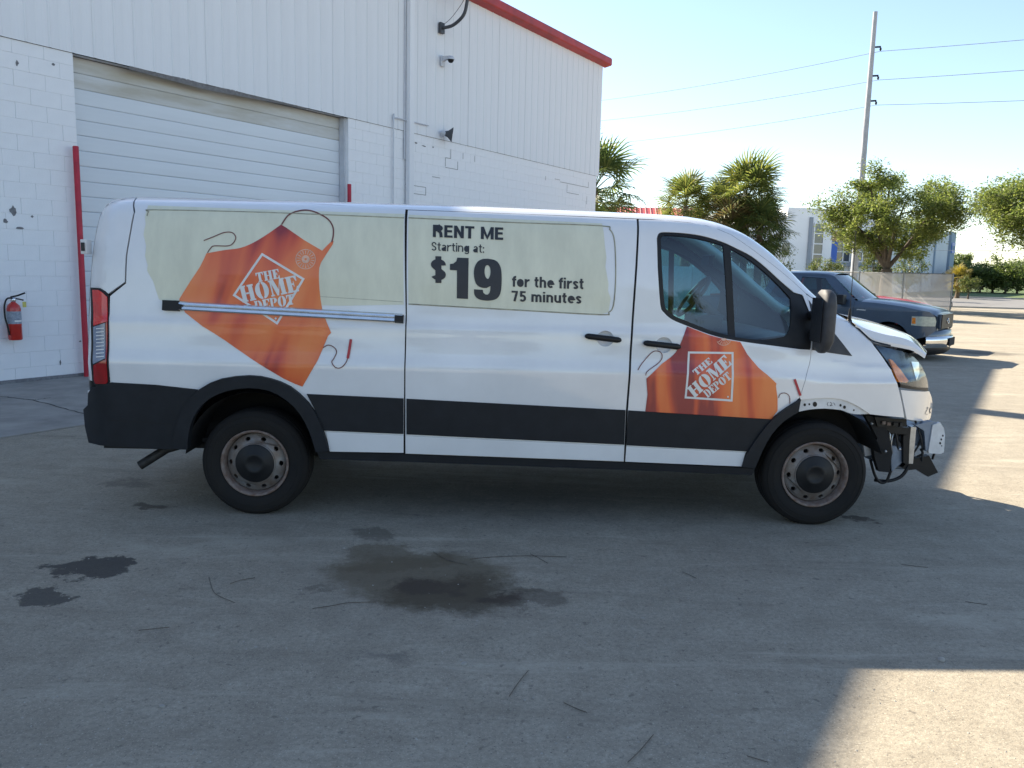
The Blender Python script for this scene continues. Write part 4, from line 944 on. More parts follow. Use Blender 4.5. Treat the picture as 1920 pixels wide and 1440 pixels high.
# ---- cab interior
mb = MB(); mb.loft([[Vector((x, y, z)) for y in (-.86, -.4, 0, .4, .86)] for x, z in ((3.25, .75), (3.22, 1.12), (3.3, 1.24), (3.5, 1.27), (3.8, 1.22), (3.9, 1.1))]); mb.build('dashboard', M['dash'], van)
mb = MB(); mb.bbox(3.18, 3.36, .12, .72, 1.2, 1.33, .03); mb.build('instrument_hood', M['dash'], van)
c = V.pl(1300, 556, .42); ax = Vector((-.80, 0, .6)).normalized(); a_ = Vector((0, 1, 0)); b_ = ax.cross(a_)
mb = MB(); mb.tube([c+a_*(.19*math.cos(t))+b_*(.19*math.sin(t)) for t in [2*math.pi*k/32 for k in range(33)]], .015, 8, False)
for t in (0, math.pi, -math.pi/2): mb.tube([c, c+a_*(.19*math.cos(t))+b_*(.19*math.sin(t))], .016, 6)
mb.tube([c, c-ax*.3], .035, 8); mb.lathe([(0, .02), (.06, .015), (.07, -.02)], 16, Matrix.Translation(c)@ax.to_track_quat('Z', 'Y').to_matrix().to_4x4()); mb.build('steering_wheel', M['dash'], van)
for sy in (-.42, .42):
    mb = MB(); Ms = Matrix.Translation((2.28, sy, .78))
    mb.bbox(-.05, .5, -.25, .25, 0, .16, .05, Ms); mb.bbox(-.14, .02, -.25, .25, .08, .72, .06, Ms@Matrix.Rotation(-.16, 4, 'Y'))
    st = mb.build('seat', M['trim'], van); mb = MB(); mb.bbox(-.31, -.2, -.13, .13, .74, .96, .04, Ms); mb.build('headrest', M['trim'], st)
mb = MB(); mb.box(1.95, 1.97, -.8, .8, .6, 1.92); mb.build('bulkhead', M['trim'], van)
mb = MB(); mb.box(1.97, 3.3, -.9, .9, .56, .6); mb.build('cab_floor', M['dash'], van)
mb = MB(); mb.bbox(3.16, 3.2, -.13, .13, 1.72, 1.80, .015); mb.build('interior_mirror', M['blk'], van)
# grab handle on the far pillar
mb = MB(); mb.tube(crv([(3.36, .76, 1.66), (3.38, .68, 1.63), (3.52, .66, 1.50), (3.57, .74, 1.46)], 4), .018, 8); mb.build('grab_handle', M['dash'], van)
# ---- hood, headlamp, damaged nose
def hp(u, v, Y): return V.pl(u, v, Y)
hood = []
top = [(1590, 594), (1623, 601), (1655, 609), (1692, 622), (1716, 635), (1738, 661)]
fold = [(1598, 604), (1625, 617), (1659, 627), (1690, 633), (1714, 643), (1737, 663)]
edge = [(1605, 608), (1636, 634), (1663, 641), (1695, 647), (1714, 652), (1736, 666)]
for (a, b, c_) in zip(crv(top, 3), crv(fold, 3), crv(edge, 3)):
    p0 = hp(*c_, -.78); p1 = hp(*b, -.76); p2 = hp(*a, -.35)
    half = [p0, p1, lerp(p1, p2, .3)+Vector((0, 0, .012)), lerp(p1, p2, .65)+Vector((0, 0, .012)), p2, Vector((p2.x+.02, -.12, p2.z+.012))]
    row = half+[Vector((q.x, -q.y, q.z)) for q in half[::-1]]
    hood.append(row)
mb = MB(); mb.loft([r[1:-1] for r in hood]); mb.loft([r[:2] for r in hood]); mb.loft([r[-2:] for r in hood])
low = [[p+Vector((-.006, 0, -.022)) for p in r] for r in hood]; mb.loft(low)
mb.loft([hood[-1], low[-1]]); mb.loft([[r[0] for r in hood], [r[0] for r in low]]); mb.loft([[r[-1] for r in hood], [r[-1] for r in low]])
mb.build('hood', M['paint'], van)
ribbon(V, 'hood_gap_shade', [(1592, 602), (1606, 613), (1622, 628), (1634, 638), (1648, 643), (1670, 648)], 3.0, M['blk'], van, .006)  # black strip laid on to paint the shaded gap between hood and fender
mb = MB(); a = hp(1592, 606, -.70); mb.tube([a, a+Vector((0, 0, .10))], [.016, .007], 10); mb.tube([a+Vector((0, 0, .1)), a+Vector((-.004, 0, .62))], .0026, 6); mb.lathe([(0, .0), (.026, 0), (.018, .03), (.008, .05)], 14, Matrix.Translation(a-Vector((0, 0, .012)))); mb.build('antenna', M['blk'], van)
mb = MB(); mb.box(3.95, 4.3, -.62, .62, .75, 1.18); mb.box(4.3, 4.42, -.55, .55, .7, 1.06); mb.build('engine_bay', M['inner'], van)
hl = crv([(1640, 647), (1662, 652), (1692, 659), (1712, 668), (1729, 688), (1739, 712), (1741, 727)], 2) + [(1720, 727), (1689, 721)] + crv([(1684, 714), (1673, 692), (1658, 670), (1640, 647)], 2)
M['lampdark'] = mat('lamp housing', (.05, .075, .10), .25, .4, var=.4, scale=14)
hb = patch(V, 'headlamp', hl, M['lampdark'], van, -.035, .03, sx=.05, sz=.04, both=True)[0]
am = patch(V, 'indicator', [(1668, 673), (1674, 676), (1690, 695), (1704, 714), (1700, 718), (1686, 716), (1678, 700)], M['amber'], hb, -.022, .02, sx=.04, sz=.04)
patch(V, 'reflector', [(1709, 678), (1723, 679), (1724, 700), (1719, 714)], M['chrome'], hb, -.028, .01, sx=.04, sz=.04)
patch(V, 'lamp_bezel', [(1688, 721), (1741, 727.5), (1741, 733), (1688, 727)], M['blk'], hb, -.01, .03)
patch(V, 'lamp_lens', hl, M['lens'], hb, .0, 0, sx=.05, sz=.04)
corner = [(1689, 731), (1715, 733.5), (1743, 734)] + crv([(1748, 745), (1752, 762), (1751, 776), (1746, 786), (1738, 790)], 2) + [(1718, 788.5), (1700, 786), (1695, 760)]
bc = patch(V, 'bumper_corner', corner, M['paint'], van, .004, .02, sx=.04, sz=.04, both=True)[0]
for st in ([(1737, 766), (1741, 764), (1738, 770), (1735, 776), (1740, 777)], [(1744, 765), (1744, 776)], [(1748, 764), (1745, 770), (1748, 776)]):
    ribbon(V, 'scribble', st, 1.0, M['scrib'], bc, .0056, 3)
lip_o = crv([(1502, 748.5), (1535, 746), (1562, 746), (1587, 751), (1609, 762), (1631, 776)], 2); lip_i = crv([(1608, 777), (1592, 774.5), (1577, 769), (1546, 766), (1517, 768), (1498, 772)], 2)
lp = patch(V, 'arch_flange', lip_o+lip_i, M['rawwhite'], van, -.012, .03, sx=.05, sz=.03)
for (u, v, r) in ((1509, 759, 2.4), (1517.5, 758, 1.8), (1528, 758, 4.2), (1576, 760, 2.2), (1583.5, 763.5, 2.8), (1601, 769, 1.5)):
    patch(V, 'bolt_hole', ell(u, v, r, r*1.15, 10), M['blk'], lp, -.0105, 0)
for st in ([(1553, 754), (1551, 758), (1553, 761)], [(1556, 754), (1560, 757), (1556, 761), (1561, 760)], [(1563, 755), (1566, 760)]):
    ribbon(V, 'scribble', st, 1.0, M['scrib'], lp, -.0103, 3)
def bx(u0, v0, u1, v1, Y0, Y1, mt, name, bev=.006):
    a = hp(u0, v0, Y0); b = hp(u1, v1, Y0); mb = MB(); mb.bbox(min(a.x, b.x), max(a.x, b.x), Y0, Y1, min(a.z, b.z), max(a.z, b.z), bev); return mb.build(name, mt, van)
def plate(pxs, Y, d, mt, name, par=None):
    mb = MB(); q = [hp(u, v, Y) for u, v in pxs]; mb.prism([(p.x, p.z) for p in q], d, Matrix.Translation((0, Y, 0))); return mb.build(name, mt, par or van)
plate([(1640, 782), (1700, 786), (1700, 800), (1646, 800)], -.72, .12, M['blk'], 'fender_bracket')
plate([(1622, 779), (1652, 783), (1668, 818), (1673, 850), (1668, 886), (1648, 884), (1641, 862), (1637, 836), (1645, 822), (1634, 800)], -.70, .05, M['inner'], 'splash_guard')
plate([(1650, 798), (1706, 802), (1706, 816), (1672, 812)], -.66, .06, M['blk'], 'radiator_support')
plate([(1694, 816), (1706, 816), (1704, 872), (1694, 868)], -.66, .04, M['blk'], 'radiator_support')
plate([(1670, 836), (1693, 838), (1692, 866), (1672, 884)], -.63, .03, M['bluesteel'], 'support_panel')
mb = MB(); a = hp(1676, 812, -.55); b = hp(1702, 884, -.55); mb.bbox(a.x, b.x, -.5, .5, b.z, a.z, .01); mb.build('radiator', M['bluesteel'], van)
random.seed(44)
for k in range(9):
    u0 = random.uniform(1650, 1735); v0 = random.uniform(788, 800); u1 = u0+random.uniform(-14, 14); v1 = random.uniform(830, 880); um = (u0+u1)/2+random.uniform(-14, 14)
    MB().tube(crv([hp(u0, v0, -.60), hp(um, (v0+v1)/2, -.64), hp(u1, v1, -.60)], 5), random.choice((.004, .005, .008)), 6).build('wiring', random.choice((M['blk'], M['blk'], M['pipe'], M['steel'])), van)
for (u, v, w_, h_) in ((1664, 792, 6, 6), (1676, 792, 8, 7), (1688, 793, 5, 8), (1655, 790, 6, 6)): bx(u, v, u+w_, v+h_, -.74, -.70, random.choice((M['pipe'], M['rust'], M['blk'])), 'clip', .002)
for (u, v) in ((1634, 794), (1686, 842), (1660, 846)):
    p = hp(u, v, -.725); mb = MB(); mb.lathe([(0, .012), (.009, .01), (.011, 0)], 10, Matrix.Translation(p)@Matrix.Rotation(math.pi/2, 4, 'X')); mb.build('bolt', M['steel'], van)
bx(1708, 800, 1712, 870, -.64, -.6, M['steel'], 'support_strut', .003)
plate([(1618, 826), (1645, 828), (1640, 852), (1622, 856)], -.62, .03, M['rawwhite'], 'bright_ground_plate')  # added white plate standing in for light ground seen past the tyre
def hose(pts, Y, r, mt=None):
    MB().tube(crv([hp(u, v, Y) for u, v in pts], 5), r, 8).build('hose', mt or M['blk'], van)
hose([(1632, 862), (1640, 890), (1650, 904), (1662, 902), (1672, 880), (1690, 855)], -.62, .010)
hose([(1640, 900), (1665, 902), (1690, 893), (1704, 872), (1712, 850)], -.6, .012)
hose([(1712, 850), (1722, 835), (1732, 805), (1735, 792)], -.62, .007)
hose([(1668, 822), (1684, 815), (1690, 806)], -.6, .014)
hose([(1720, 856), (1730, 850), (1726, 842)], -.6, .008)
plate([(1692, 877), (1706, 862), (1742, 854), (1759, 886), (1740, 894), (1718, 880), (1700, 882)], -.60, .05, M['blk'], 'torn_flap')
# crash beam with its bright perforated end
mb = MB(); a = hp(1712, 806, -.62); b = hp(1752, 838, -.62)
mb.bbox(a.x, b.x, -.60, .60, b.z, a.z, .012); mb.build('crash_beam', M['bluesteel'], van)
plate([(1716, 797), (1748, 790), (1762, 794), (1748, 806), (1742, 842), (1736, 846), (1733, 808)], -.66, .06, M['bluesteel'], 'beam_bracket')
ep = plate([(1749, 797), (1763, 792), (1770, 803), (1772, 815), (1770, 848), (1764, 851), (1742, 850), (1741, 846)], -.67, .03, M['rawwhite'], 'beam_end_plate')
for (u, v, r) in ((1768, 817, 2), (1765, 824, 2), (1763, 831, 2.4), (1766, 836, 1.3)):
    plate(ell(u, v, r*.7, r, 8), -.672, .004, M['blk'], 'bolt_hole', ep)
# ================================================================ PARKED VEHICLES
def pk_w(x, z):
    w = .92 if z < 1.0 else .92-.30*((z-1.0)/.69)**1.3
    if x > -.5: w -= .20*((x+.5)/.4)**2
    if x < -5.1: w -= .1*((-5.1-x)/.2)**2
    return w-.02*max(0, (.55-z)/.3)
def xzpatch(F, name, pts, mt, parent, off=0.0, thick=.03, holes=(), far=False, back=None, sx=.1, sz=.06):
    v, f = tess(pts, holes); return skin(F, name, v, f, mt, parent, off, thick, back, sx, sz, far)
M['truckgrey'] = mat('dark slate truck paint', (.055, .085, .125), .3, .15, var=.12, scale=3, coat=.5)
M['carred'] = mat('red truck paint', (.42, .025, .03), .3, var=.12, scale=3, coat=.5)
M['truckglass'] = glass('truck glass', (.30, .42, .45))
M['hlamp'] = mat('hazed headlamp', (.50, .52, .42), .25, var=.2, scale=18, coat=.5)
def pickup(name, O, th, paint, label, cat, group, mirror_mat, wheel_z=.349):
    F = Surf(O, th, pk_w); e = empty(name, O, th, label, cat, group)
    arch = lambda cx: [(cx+.43*math.cos(a), .33+.43*math.sin(a)) for a in [math.pi*i/14 for i in range(15)]]
    side = [(-5.28, .5), (-5.28, 1.1), (-3.75, 1.1), (-1.72, 1.135), (-1.3, 1.12), (-.8, 1.07), (-.3, .985), (-.2, .9), (-.17, .62), (-.3, .50)] + [(-.56, .42)] + arch(-1.02) + [(-1.48, .4), (-3.8, .4)] + arch(-4.25) + [(-4.72, .42)]
    for far in (False, True):
        b = xzpatch(F, 'body_side', side, paint, e, far=far, back=M['inner'])
        xzpatch(F, 'wheel_arch_lip', [(-1.02+.47*math.cos(a), .33+.47*math.sin(a)) for a in [math.pi*i/14 for i in range(15)]]+arch(-1.02)[::-1], paint, e, .018, .05, far=far)
        gs = [(-1.69, 1.135), (-2.24, 1.63), (-2.36, 1.672), (-2.6, 1.688), (-3.3, 1.688), (-3.55, 1.64), (-3.76, 1.1)]
        wn = [(-1.96, 1.15), (-2.33, 1.50), (-2.42, 1.59), (-2.92, 1.61), (-2.98, 1.14)]; wn2 = [(-3.06, 1.14), (-3.04, 1.60), (-3.36, 1.59), (-3.58, 1.14)]
        xzpatch(F, 'cab_side', gs, paint, e, far=far, holes=[wn, wn2], back=M['inner'])
        for q in (wn, wn2): xzpatch(F, 'window', q, M['truckglass'], e, -.012, 0, far=far)
        hl = xzpatch(F, 'headlight', [(-.60, .885), (-.42, .892), (-.2, .885), (-.175, .80), (-.185, .705), (-.40, .70), (-.60, .71)], M['hlamp'], e, .008, .03, far=far)
        xzpatch(F, 'turn_signal', [(-.59, .86), (-.53, .86), (-.52, .74), (-.59, .74)], M['amber'], hl, .010, .004, far=far)
        xzpatch(F, 'door_seam', [(-1.74, .5), (-1.735, .5), (-1.72, 1.13), (-1.725, 1.13)], M['gap'], e, .002, 0, far=far)
        xzpatch(F, 'door_seam', [(-3.0, .5), (-2.995, .5), (-2.985, 1.13), (-2.99, 1.13)], M['gap'], e, .002, 0, far=far)
        xzpatch(F, 'fender_badge', [(-1.66, .955), (-1.48, .95), (-1.48, .975), (-1.66, .98)], M['chrome'], e, .004, .004, far=far)
        s = 1 if far else -1
        mb = MB(); mb.bbox(-2.02, -1.86, min(s*.98, s*1.22), max(s*.98, s*1.22), 1.06, 1.27, .03); mr = mb.build('door_mirror', mirror_mat, e)
        mb = MB(); mb.tube([(-1.9, s*.86, 1.14), (-1.93, s*1.02, 1.14)], .03, 8); mb.build('mirror_arm', M['blk'], mr)
    def row(x, z, w, c, n=10): return [Vector((x+0*k, -w+2*w*k/n, z+c*(1-(2*k/n-1)**2)-.05*abs(2*k/n-1)**8)) for k in range(n+1)]
    mb = MB(); mb.loft([row(-1.72, 1.15, .86, .05), row(-1.3, 1.135, .87, .05), row(-.8, 1.085, .86, .05), row(-.4, 1.02, .80, .045), row(-.26, .985, .74, .04), row(-.2, .95, .70, .03), row(-.19, .93, .68, .01)]); mb.build('hood', paint, e)
    mb = MB(); mb.loft([row(-2.26, 1.66, .66, .035), row(-2.4, 1.69, .655, .04), row(-2.8, 1.70, .65, .045), row(-3.3, 1.69, .65, .045), row(-3.55, 1.65, .66, .03)]); mb.build('cab_roof', paint, e)
    mb = MB(); mb.loft([[Vector((lerp(-1.66, -2.27, t)+.16*(1-(k/5-1)**2)*(1-.6*t), (k/5-1)*lerp(.84, .66, t), lerp(1.15, 1.66, t))) for k in range(11)] for t in (0, .33, .66, 1)]); mb.build('windscreen', M['truckglass'], e)
    mb = MB(); mb.loft([[Vector((lerp(-3.76, -3.56, t), (k/2-1)*lerp(.86, .66, t), lerp(1.1, 1.65, t))) for k in range(5)] for t in (0, 1)]); mb.build('rear_window', M['truckglass'], e)
    mb = MB(); mb.tube([(-1.62, -.5, 1.175), (-1.6, 0, 1.19)], .009, 6); mb.tube([(-1.6, .1, 1.19), (-1.62, .6, 1.17)], .009, 6); mb.build('wiper', M['blk'], e)
    mb = MB(); mb.box(-.5, -.19, -.62, .62, .5, .93); mb.build('front_panel', paint, e)
    mb = MB(); mb.bbox(-.19, -.13, -.56, .56, .64, .94, .02); gr_ = mb.build('grille_frame', paint, e)
    mb = MB(); mb.box(-.135, -.118, -.55, .55, .65, .93); mb.build('grille', M['blk'], gr_)
    mb = MB(); mb.tube([(-.11, .075*math.cos(a), .79+.05*math.sin(a)) for a in [2*math.pi*i/20 for i in range(21)]], .012, 6, False); mb.build('emblem', M['chrome'], gr_)
    def brow(z, dx): return [Vector((-.02+dx-.30*(abs(k/6-1))**2.2, (k/6-1)*.90, z)) for k in range(13)]
    mb = MB(); mb.loft([brow(.50, -.03), brow(.49, 0), brow(.42, .015), brow(.33, .01), brow(.27, -.02)]); bp_ = mb.build('bumper', M['chrome'] if paint is M['truckgrey'] else M['blk'], e)
    mb = MB(); mb.loft([brow(.62, -.10), brow(.6, -.04), brow(.5, -.035)]); mb.build('bumper_pad', paint, e)
    mb = MB(); mb.loft([brow(.28, -.04), brow(.2, -.03), brow(.12, -.12)]); mb.build('air_dam', M['blk'], e)
    mb = MB(); mb.box(-.02, .0, -.25, .25, .30, .46); mb.build('bumper_opening', M['dark'], bp_)
    mb = MB(); mb.box(-5.25, -3.8, -.85, .85, .5, .95); mb.box(-5.2, -.4, -.5, .5, .3, .5); mb.build('chassis', M['inner'], e)
    mb = MB(); mb.box(-3.7, -1.7, -.8, .8, .45, .8); mb.bbox(-2.9, -2.4, -.7, -.1, .8, 1.3, .06); mb.bbox(-2.9, -2.4, .1, .7, .8, 1.3, .06); mb.bbox(-2.0, -1.7, -.8, .8, .8, 1.12, .04); mb.build('cabin', M['trim'], e)
    mb = MB(); mb.box(-5.3, -5.26, -.85, .85, .5, 1.1); mb.build('tailgate', paint, e)
    for x in (-1.02, -4.25):
        for s in (1, -1):
            wl = wheel(x, s, .4, e, wheel_z, .88)
    return e
PH = R(38); PHV = Vector((math.cos(PH), -math.sin(PH), 0)); PEY = Vector((math.sin(PH), math.cos(PH), 0))
PG = gnd(1752, 680)
PO = PG+PEY*.9+PHV*.12
pickup('pickup_truck', PO, -PH, M['truckgrey'], 'dark slate pickup truck with chrome bumper parked nose out', 'truck', None, M['blk'])
pickup('pickup_truck', PO+PEY*2.4-PHV*.75, -PH, M['carred'], 'red pickup truck parked beyond the dark slate one', 'truck', None, M['carred'])
# ================================================================ VEGETATION, BUILDINGS, UTILITIES
def leaf_mat(name, c0, c1, c2, trans=.35, rough=.5):
    m = bpy.data.materials.new(name); t, N, L = nodes(m); b = N['Principled BSDF']; b.inputs['Roughness'].default_value = rough; b.inputs['Specular IOR Level'].default_value = .35
    g = N.new('ShaderNodeNewGeometry'); rp = N.new('ShaderNodeValToRGB'); e = rp.color_ramp.elements; e[0].color = (*c0, 1); e[1].color = (*c2, 1); k = e.new(.5); k.color = (*c1, 1)
    L.new(g.outputs['Random Per Island'], rp.inputs[0]); L.new(rp.outputs[0], b.inputs['Base Color'])
    tr = N.new('ShaderNodeBsdfTranslucent'); mx = N.new('ShaderNodeMixShader'); mx.inputs[0].default_value = trans
    hs = N.new('ShaderNodeHueSaturation'); hs.inputs['Value'].default_value = 1.5; hs.inputs['Saturation'].default_value = 1.1; L.new(rp.outputs[0], hs.inputs['Color']); L.new(hs.outputs[0], tr.inputs[0])
    L.new(b.outputs[0], mx.inputs[1]); L.new(tr.outputs[0], mx.inputs[2]); L.new(mx.outputs[0], N['Material Output'].inputs[0]); return m
M['bark'] = mat('grey brown bark', (.10, .08, .06), .9, var=.35, scale=5, bump=.8, bscale=18)
M['oakleaf'] = leaf_mat('oak leaves', (.08, .112, .033), (.13, .165, .045), (.21, .23, .07), .5)
M['hedgeleaf'] = leaf_mat('hedge tree leaves', (.06, .09, .03), (.10, .135, .04), (.16, .19, .06), .45)
M['bushleaf'] = leaf_mat('bush leaves', (.05, .08, .025), (.10, .13, .035), (.17, .17, .06))
M['palmleaf'] = leaf_mat('palm leaves', (.085, .112, .032), (.135, .16, .045), (.22, .22, .065), .45)
M['palmdark'] = leaf_mat('dark palm leaves', (.06, .09, .03), (.09, .125, .04), (.15, .17, .05), .45)
M['palmyellow'] = leaf_mat('yellow palm leaves', (.16, .14, .03), (.28, .22, .04), (.35, .28, .06), .4)
M['palmbrown'] = leaf_mat('withered palm leaves', (.07, .055, .03), (.12, .10, .045), (.13, .14, .05), .3)
M['palmtrunk'] = mat('palm trunk boots', (.15, .11, .075), .95, var=.5, scale=7, bump=1.0, bscale=14)
def leaves(rng, centres, per, spread, size, flat=.7):
    v, f = [], []
    for c, k in centres:
        for _ in range(int(per*k)):
            while True:
                d = Vector((rng.uniform(-1, 1), rng.uniform(-1, 1), rng.uniform(-1, 1)))
                if d.length <= 1: break
            d = d*(.35+.65*rng.random()); p = c+Vector((d.x, d.y, d.z*flat))*spread*k
            a = Vector((rng.gauss(0, 1), rng.gauss(0, 1), rng.gauss(0, .6))).normalized(); b = a.cross(Vector((rng.gauss(0, .7), rng.gauss(0, .7), 1))).normalized()
            s = size*rng.uniform(.6, 1.3); n = len(v)
            v += [p-a*s, p+b*s*.42+a*s*.1, p+a*s, p-b*s*.42+a*s*.1]; f.append((n, n+1, n+2, n+3))
    return v, f
def tree(name, base, fork_z, height, rad, seed, mt, label, cat='tree', group=None, nl=16000, size=.075, squash=.8, lean=0, limbs=6, trunk_r=.2, spread=.62, sub=4, fill=.9):
    rng = random.Random(seed); e = empty(name, base, 0, label, cat, group)
    mb = MB(); fk = Vector((lean*.5, 0, fork_z)); mb.tube(crv([(0, 0, -.1), (lean*.1, .03, fork_z*.5), tuple(fk)], 4), [trunk_r*(1.35-.4*i/8) for i in range(9)], 9)
    cc = Vector((lean, 0, fork_z+(height-fork_z)*.52)); rz = (height-fork_z)*.55; tips = []
    for i in range(limbs):
        a = 2*math.pi*(i+rng.uniform(-.3, .3))/limbs; el = rng.uniform(-.05, 1.1)
        end = cc+Vector((math.cos(a)*math.cos(el)*rad*.72, math.sin(a)*math.cos(el)*rad*.72, math.sin(el)*rz*.75))
        mid = lerp(fk, end, .5)+Vector((rng.uniform(-.2, .2), rng.uniform(-.2, .2), rng.uniform(.05, .35)))
        P = crv([tuple(fk), tuple(mid), tuple(end)], 4); mb.tube(P, [trunk_r*(.46-.38*j/(len(P)-1)) for j in range(len(P))], 7)
        for k in range(sub):
            s0 = Vector(P[rng.randint(3, len(P)-1)]); a2 = a+rng.uniform(-1.3, 1.3); el2 = rng.uniform(-.5, 1.2); ln = rad*rng.uniform(.25, .5)
            e2 = s0+Vector((math.cos(a2)*math.cos(el2), math.sin(a2)*math.cos(el2), math.sin(el2)*.8))*ln
            mb.tube(crv([tuple(s0), tuple(lerp(s0, e2, .5)+Vector((0, 0, .1))), tuple(e2)], 3), [trunk_r*.16*(1-.7*j/6) for j in range(7)], 5); tips.append(e2); tips.append(lerp(s0, e2, .55))
        tips.append(end)
    mb.build('trunk', M['bark'], e)
    for _ in range(int(len(tips)*fill)):
        d = Vector((rng.gauss(0, 1), rng.gauss(0, 1), rng.gauss(0, 1))).normalized(); rr = rng.uniform(.6, 1.0); tips.append(cc+Vector((d.x*rad*rr, d.y*rad*rr, d.z*rz*rr*squash)))
    cs = [(p, rng.uniform(.55, 1.25)) for p in tips]; tot = sum(k for _, k in cs); v, f = leaves(rng, cs, nl/tot, rad*spread*.5, size)
    me = bpy.data.meshes.new('crown'); me.from_pydata(v, [], f); me.materials.append(mt); link('crown', me, e); return e
# ---- palms
def fan_mesh(seed, nb=26, L0=.95):
    rng = random.Random(seed); v, f = [], []
    for i in range(nb):
        a = R(-118+236*(i+.5)/nb); ln = L0*(1-.25*abs(a/R(118))**2)*rng.uniform(.85, 1.08); d = Vector((math.cos(a), math.sin(a), 0)); s = Vector((-d.y, d.x, 0)); n = len(v)
        z0 = .03*(1 if i % 2 else -1); dr = rng.uniform(.05, .25)
        p1 = d*ln*.45+Vector((0, 0, z0+.03)); p2 = d*ln*.8+Vector((0, 0, -dr*.25)); p3 = d*ln+Vector((0, 0, -dr))
        wd = .032
        v += [d*.02-s*.006, d*.02+s*.006, p1-s*wd, p1+s*wd, p2-s*wd*.6, p2+s*wd*.6, p3]
        f += [(n, n+1, n+3, n+2), (n+2, n+3, n+5, n+4), (n+4, n+5, n+6)]
    return v, f
FANS = []
def fan_meshes(mt):
    out = []
    for sd_ in (1, 2, 3):
        v, f = fan_mesh(sd_); mb = MB(); off = Vector((.85, 0, 0)); mb.add([p+off+Vector((0, 0, .12)) for p in v], f)
        mb.tube([Vector((0, 0, 0)), Vector((.4, 0, .10)), Vector((.87, 0, .12))], [.022, .014, .01], 5); me = mb.mesh('frond', mt, False); out.append(me)
    return out
def palm(name, base, h, sc, seed, meshes, label, group, n=38, droop=0.0):
    rng = random.Random(seed); e = empty(name, base, 0, label, 'palm', group)
    mb = MB(); mb.tube([(0, 0, -.1), (.02, 0, h*.4), (0, .02, h*.8), (0, 0, h)], [.19, .17, .17, .12], 10); mb.build('trunk', M['palmtrunk'], e)
    for i in range(n):
        g = (i+.5)/n; el = R(88-140*g**.85)+rng.uniform(-.12, .12); az = i*2.39996+rng.uniform(-.2, .2)
        o = link('frond', meshes[i % 3], e); s = sc*rng.uniform(.85, 1.12); o.scale = (s, s, s)
        o.location = (0, 0, h-.25*g); o.rotation_euler = (rng.uniform(-.5, .5), -el, az)
    return e
fA = fan_meshes(M['palmleaf']); fB = fan_meshes(M['palmdark']); fC = fan_meshes(M['palmyellow']); fD = fan_meshes(M['palmbrown'])
def base_at(u, Y): p = at_depth(u, 600, Y); return (p.x, Y, 0)
def z_at(u, v, Y): return at_depth(u, v, Y).z
palm('cabbage_palm', (2.55, 27.6, 0), z_at(1118, 352, 27.6), 1.1, 11, fB, 'dark cabbage palm growing at the warehouse corner', None, 34)
for (u, v, Y, sc_, sd_, ms, lab, n_) in ((1386, 372, 38, 1.3, 12, fA, 'tallest cabbage palm of the clump beyond the van roof', 42), (1275, 386, 39.5, 1.05, 13, fA, 'bushy cabbage palm next to the red shed roof', 36), (1414, 432, 37, 1.0, 14, fB, 'low dark cabbage palm under the tallest palm', 34), (1338, 400, 40.5, 1.1, 15, fA, 'short cabbage palm squeezed between its taller neighbours', 36), (1372, 440, 37.5, 1.2, 16, fD, 'withered cabbage palm with brown hanging fronds in the clump', 26)):
    palm('cabbage_palm', base_at(u, Y), z_at(u, v, Y), sc_, sd_, ms, lab, 'palms beyond the van', n_)
VT = ['%s tree of the dark row across the street, counted from the chain link fence' % k for k in ('first', 'second', 'third', 'fourth', 'fifth', 'sixth', 'seventh')]+['taller tree showing between the office corner and the street row']
def at2(u, Y): p = at_depth(u, 560, Y); return (p.x, Y, 0)
tree('shrub', at2(1285, 42), 1.5, z_at(1285, 338, 42), 1.5, 21, M['bushleaf'], 'loose leafy shrub rising behind the palms', 'shrub', nl=2600, size=.07, trunk_r=.07)
tree('shrub', at2(1440, 39), .6, z_at(1440, 412, 39), 1.0, 22, M['oakleaf'], 'twiggy shrub beside the office wall and low palm', 'shrub', nl=2200, size=.06, trunk_r=.06)
# ---- oaks
oakp = at_depth(1665, 500, 42)
oak = tree('oak_tree', (oakp.x, 42, 0), 2.0, z_at(1690, 318, 42), 3.25, 31, M['oakleaf'], 'broad oak tree with forked trunk in front of the office', nl=52000, size=.075, lean=-.1, limbs=11, trunk_r=.27, sub=3, spread=.60, fill=.8)
okp = at_depth(1985, 500, 36)
tree('oak_tree', (okp.x, 36, 0), 2.6, z_at(1985, 318, 36), 3.65, 38, M['oakleaf'], 'oak tree whose crown leans in over the street', nl=50000, size=.075, limbs=11, trunk_r=.27, sub=3, spread=.60, fill=.8)
for i, (x, y) in enumerate(((-9, -24), (-1, -27), (8, -23), (17, -28))):
    c = copy_tree(oak); c.location = (x, y, 0); c.rotation_euler = (0, 0, 1.3*i+.4); tag(c, 'oak tree across the yard facing the lettered side of the van', 'tree', 'oaks across the yard')
# ---- far trees on the verge
for i, (u, v, Y) in enumerate(((1815, 512, 92), (1838, 498, 90), (1862, 490, 92), (1886, 492, 89), (1908, 488, 91), (1935, 486, 92), (1965, 482, 90), (1795, 470, 104))):
    p = at_depth(u, 540, Y); H = z_at(u, v, Y)
    tree('verge_tree', (p.x, Y, 0), .25, H, 2.7 if i < 7 else 1.6, 50+i, M['hedgeleaf'], VT[i], 'tree', 'trees across the street', nl=5200, size=.15, trunk_r=.12, limbs=6, sub=2, spread=.85)
p = at_depth(1796, 540, 66); palm('small_palm', (p.x, 66, 0), z_at(1796, 522, 66), .75, 61, fC, 'small yellowing palm on the grass verge', None, 22)
p = at_depth(1817, 540, 64); tree('round_bush', (p.x, 64, 0), .4, z_at(1817, 516, 64), .8, 62, M['bushleaf'], 'rounded green bush on the grass verge', 'bush', nl=1600, size=.08, trunk_r=.06, spread=.8)
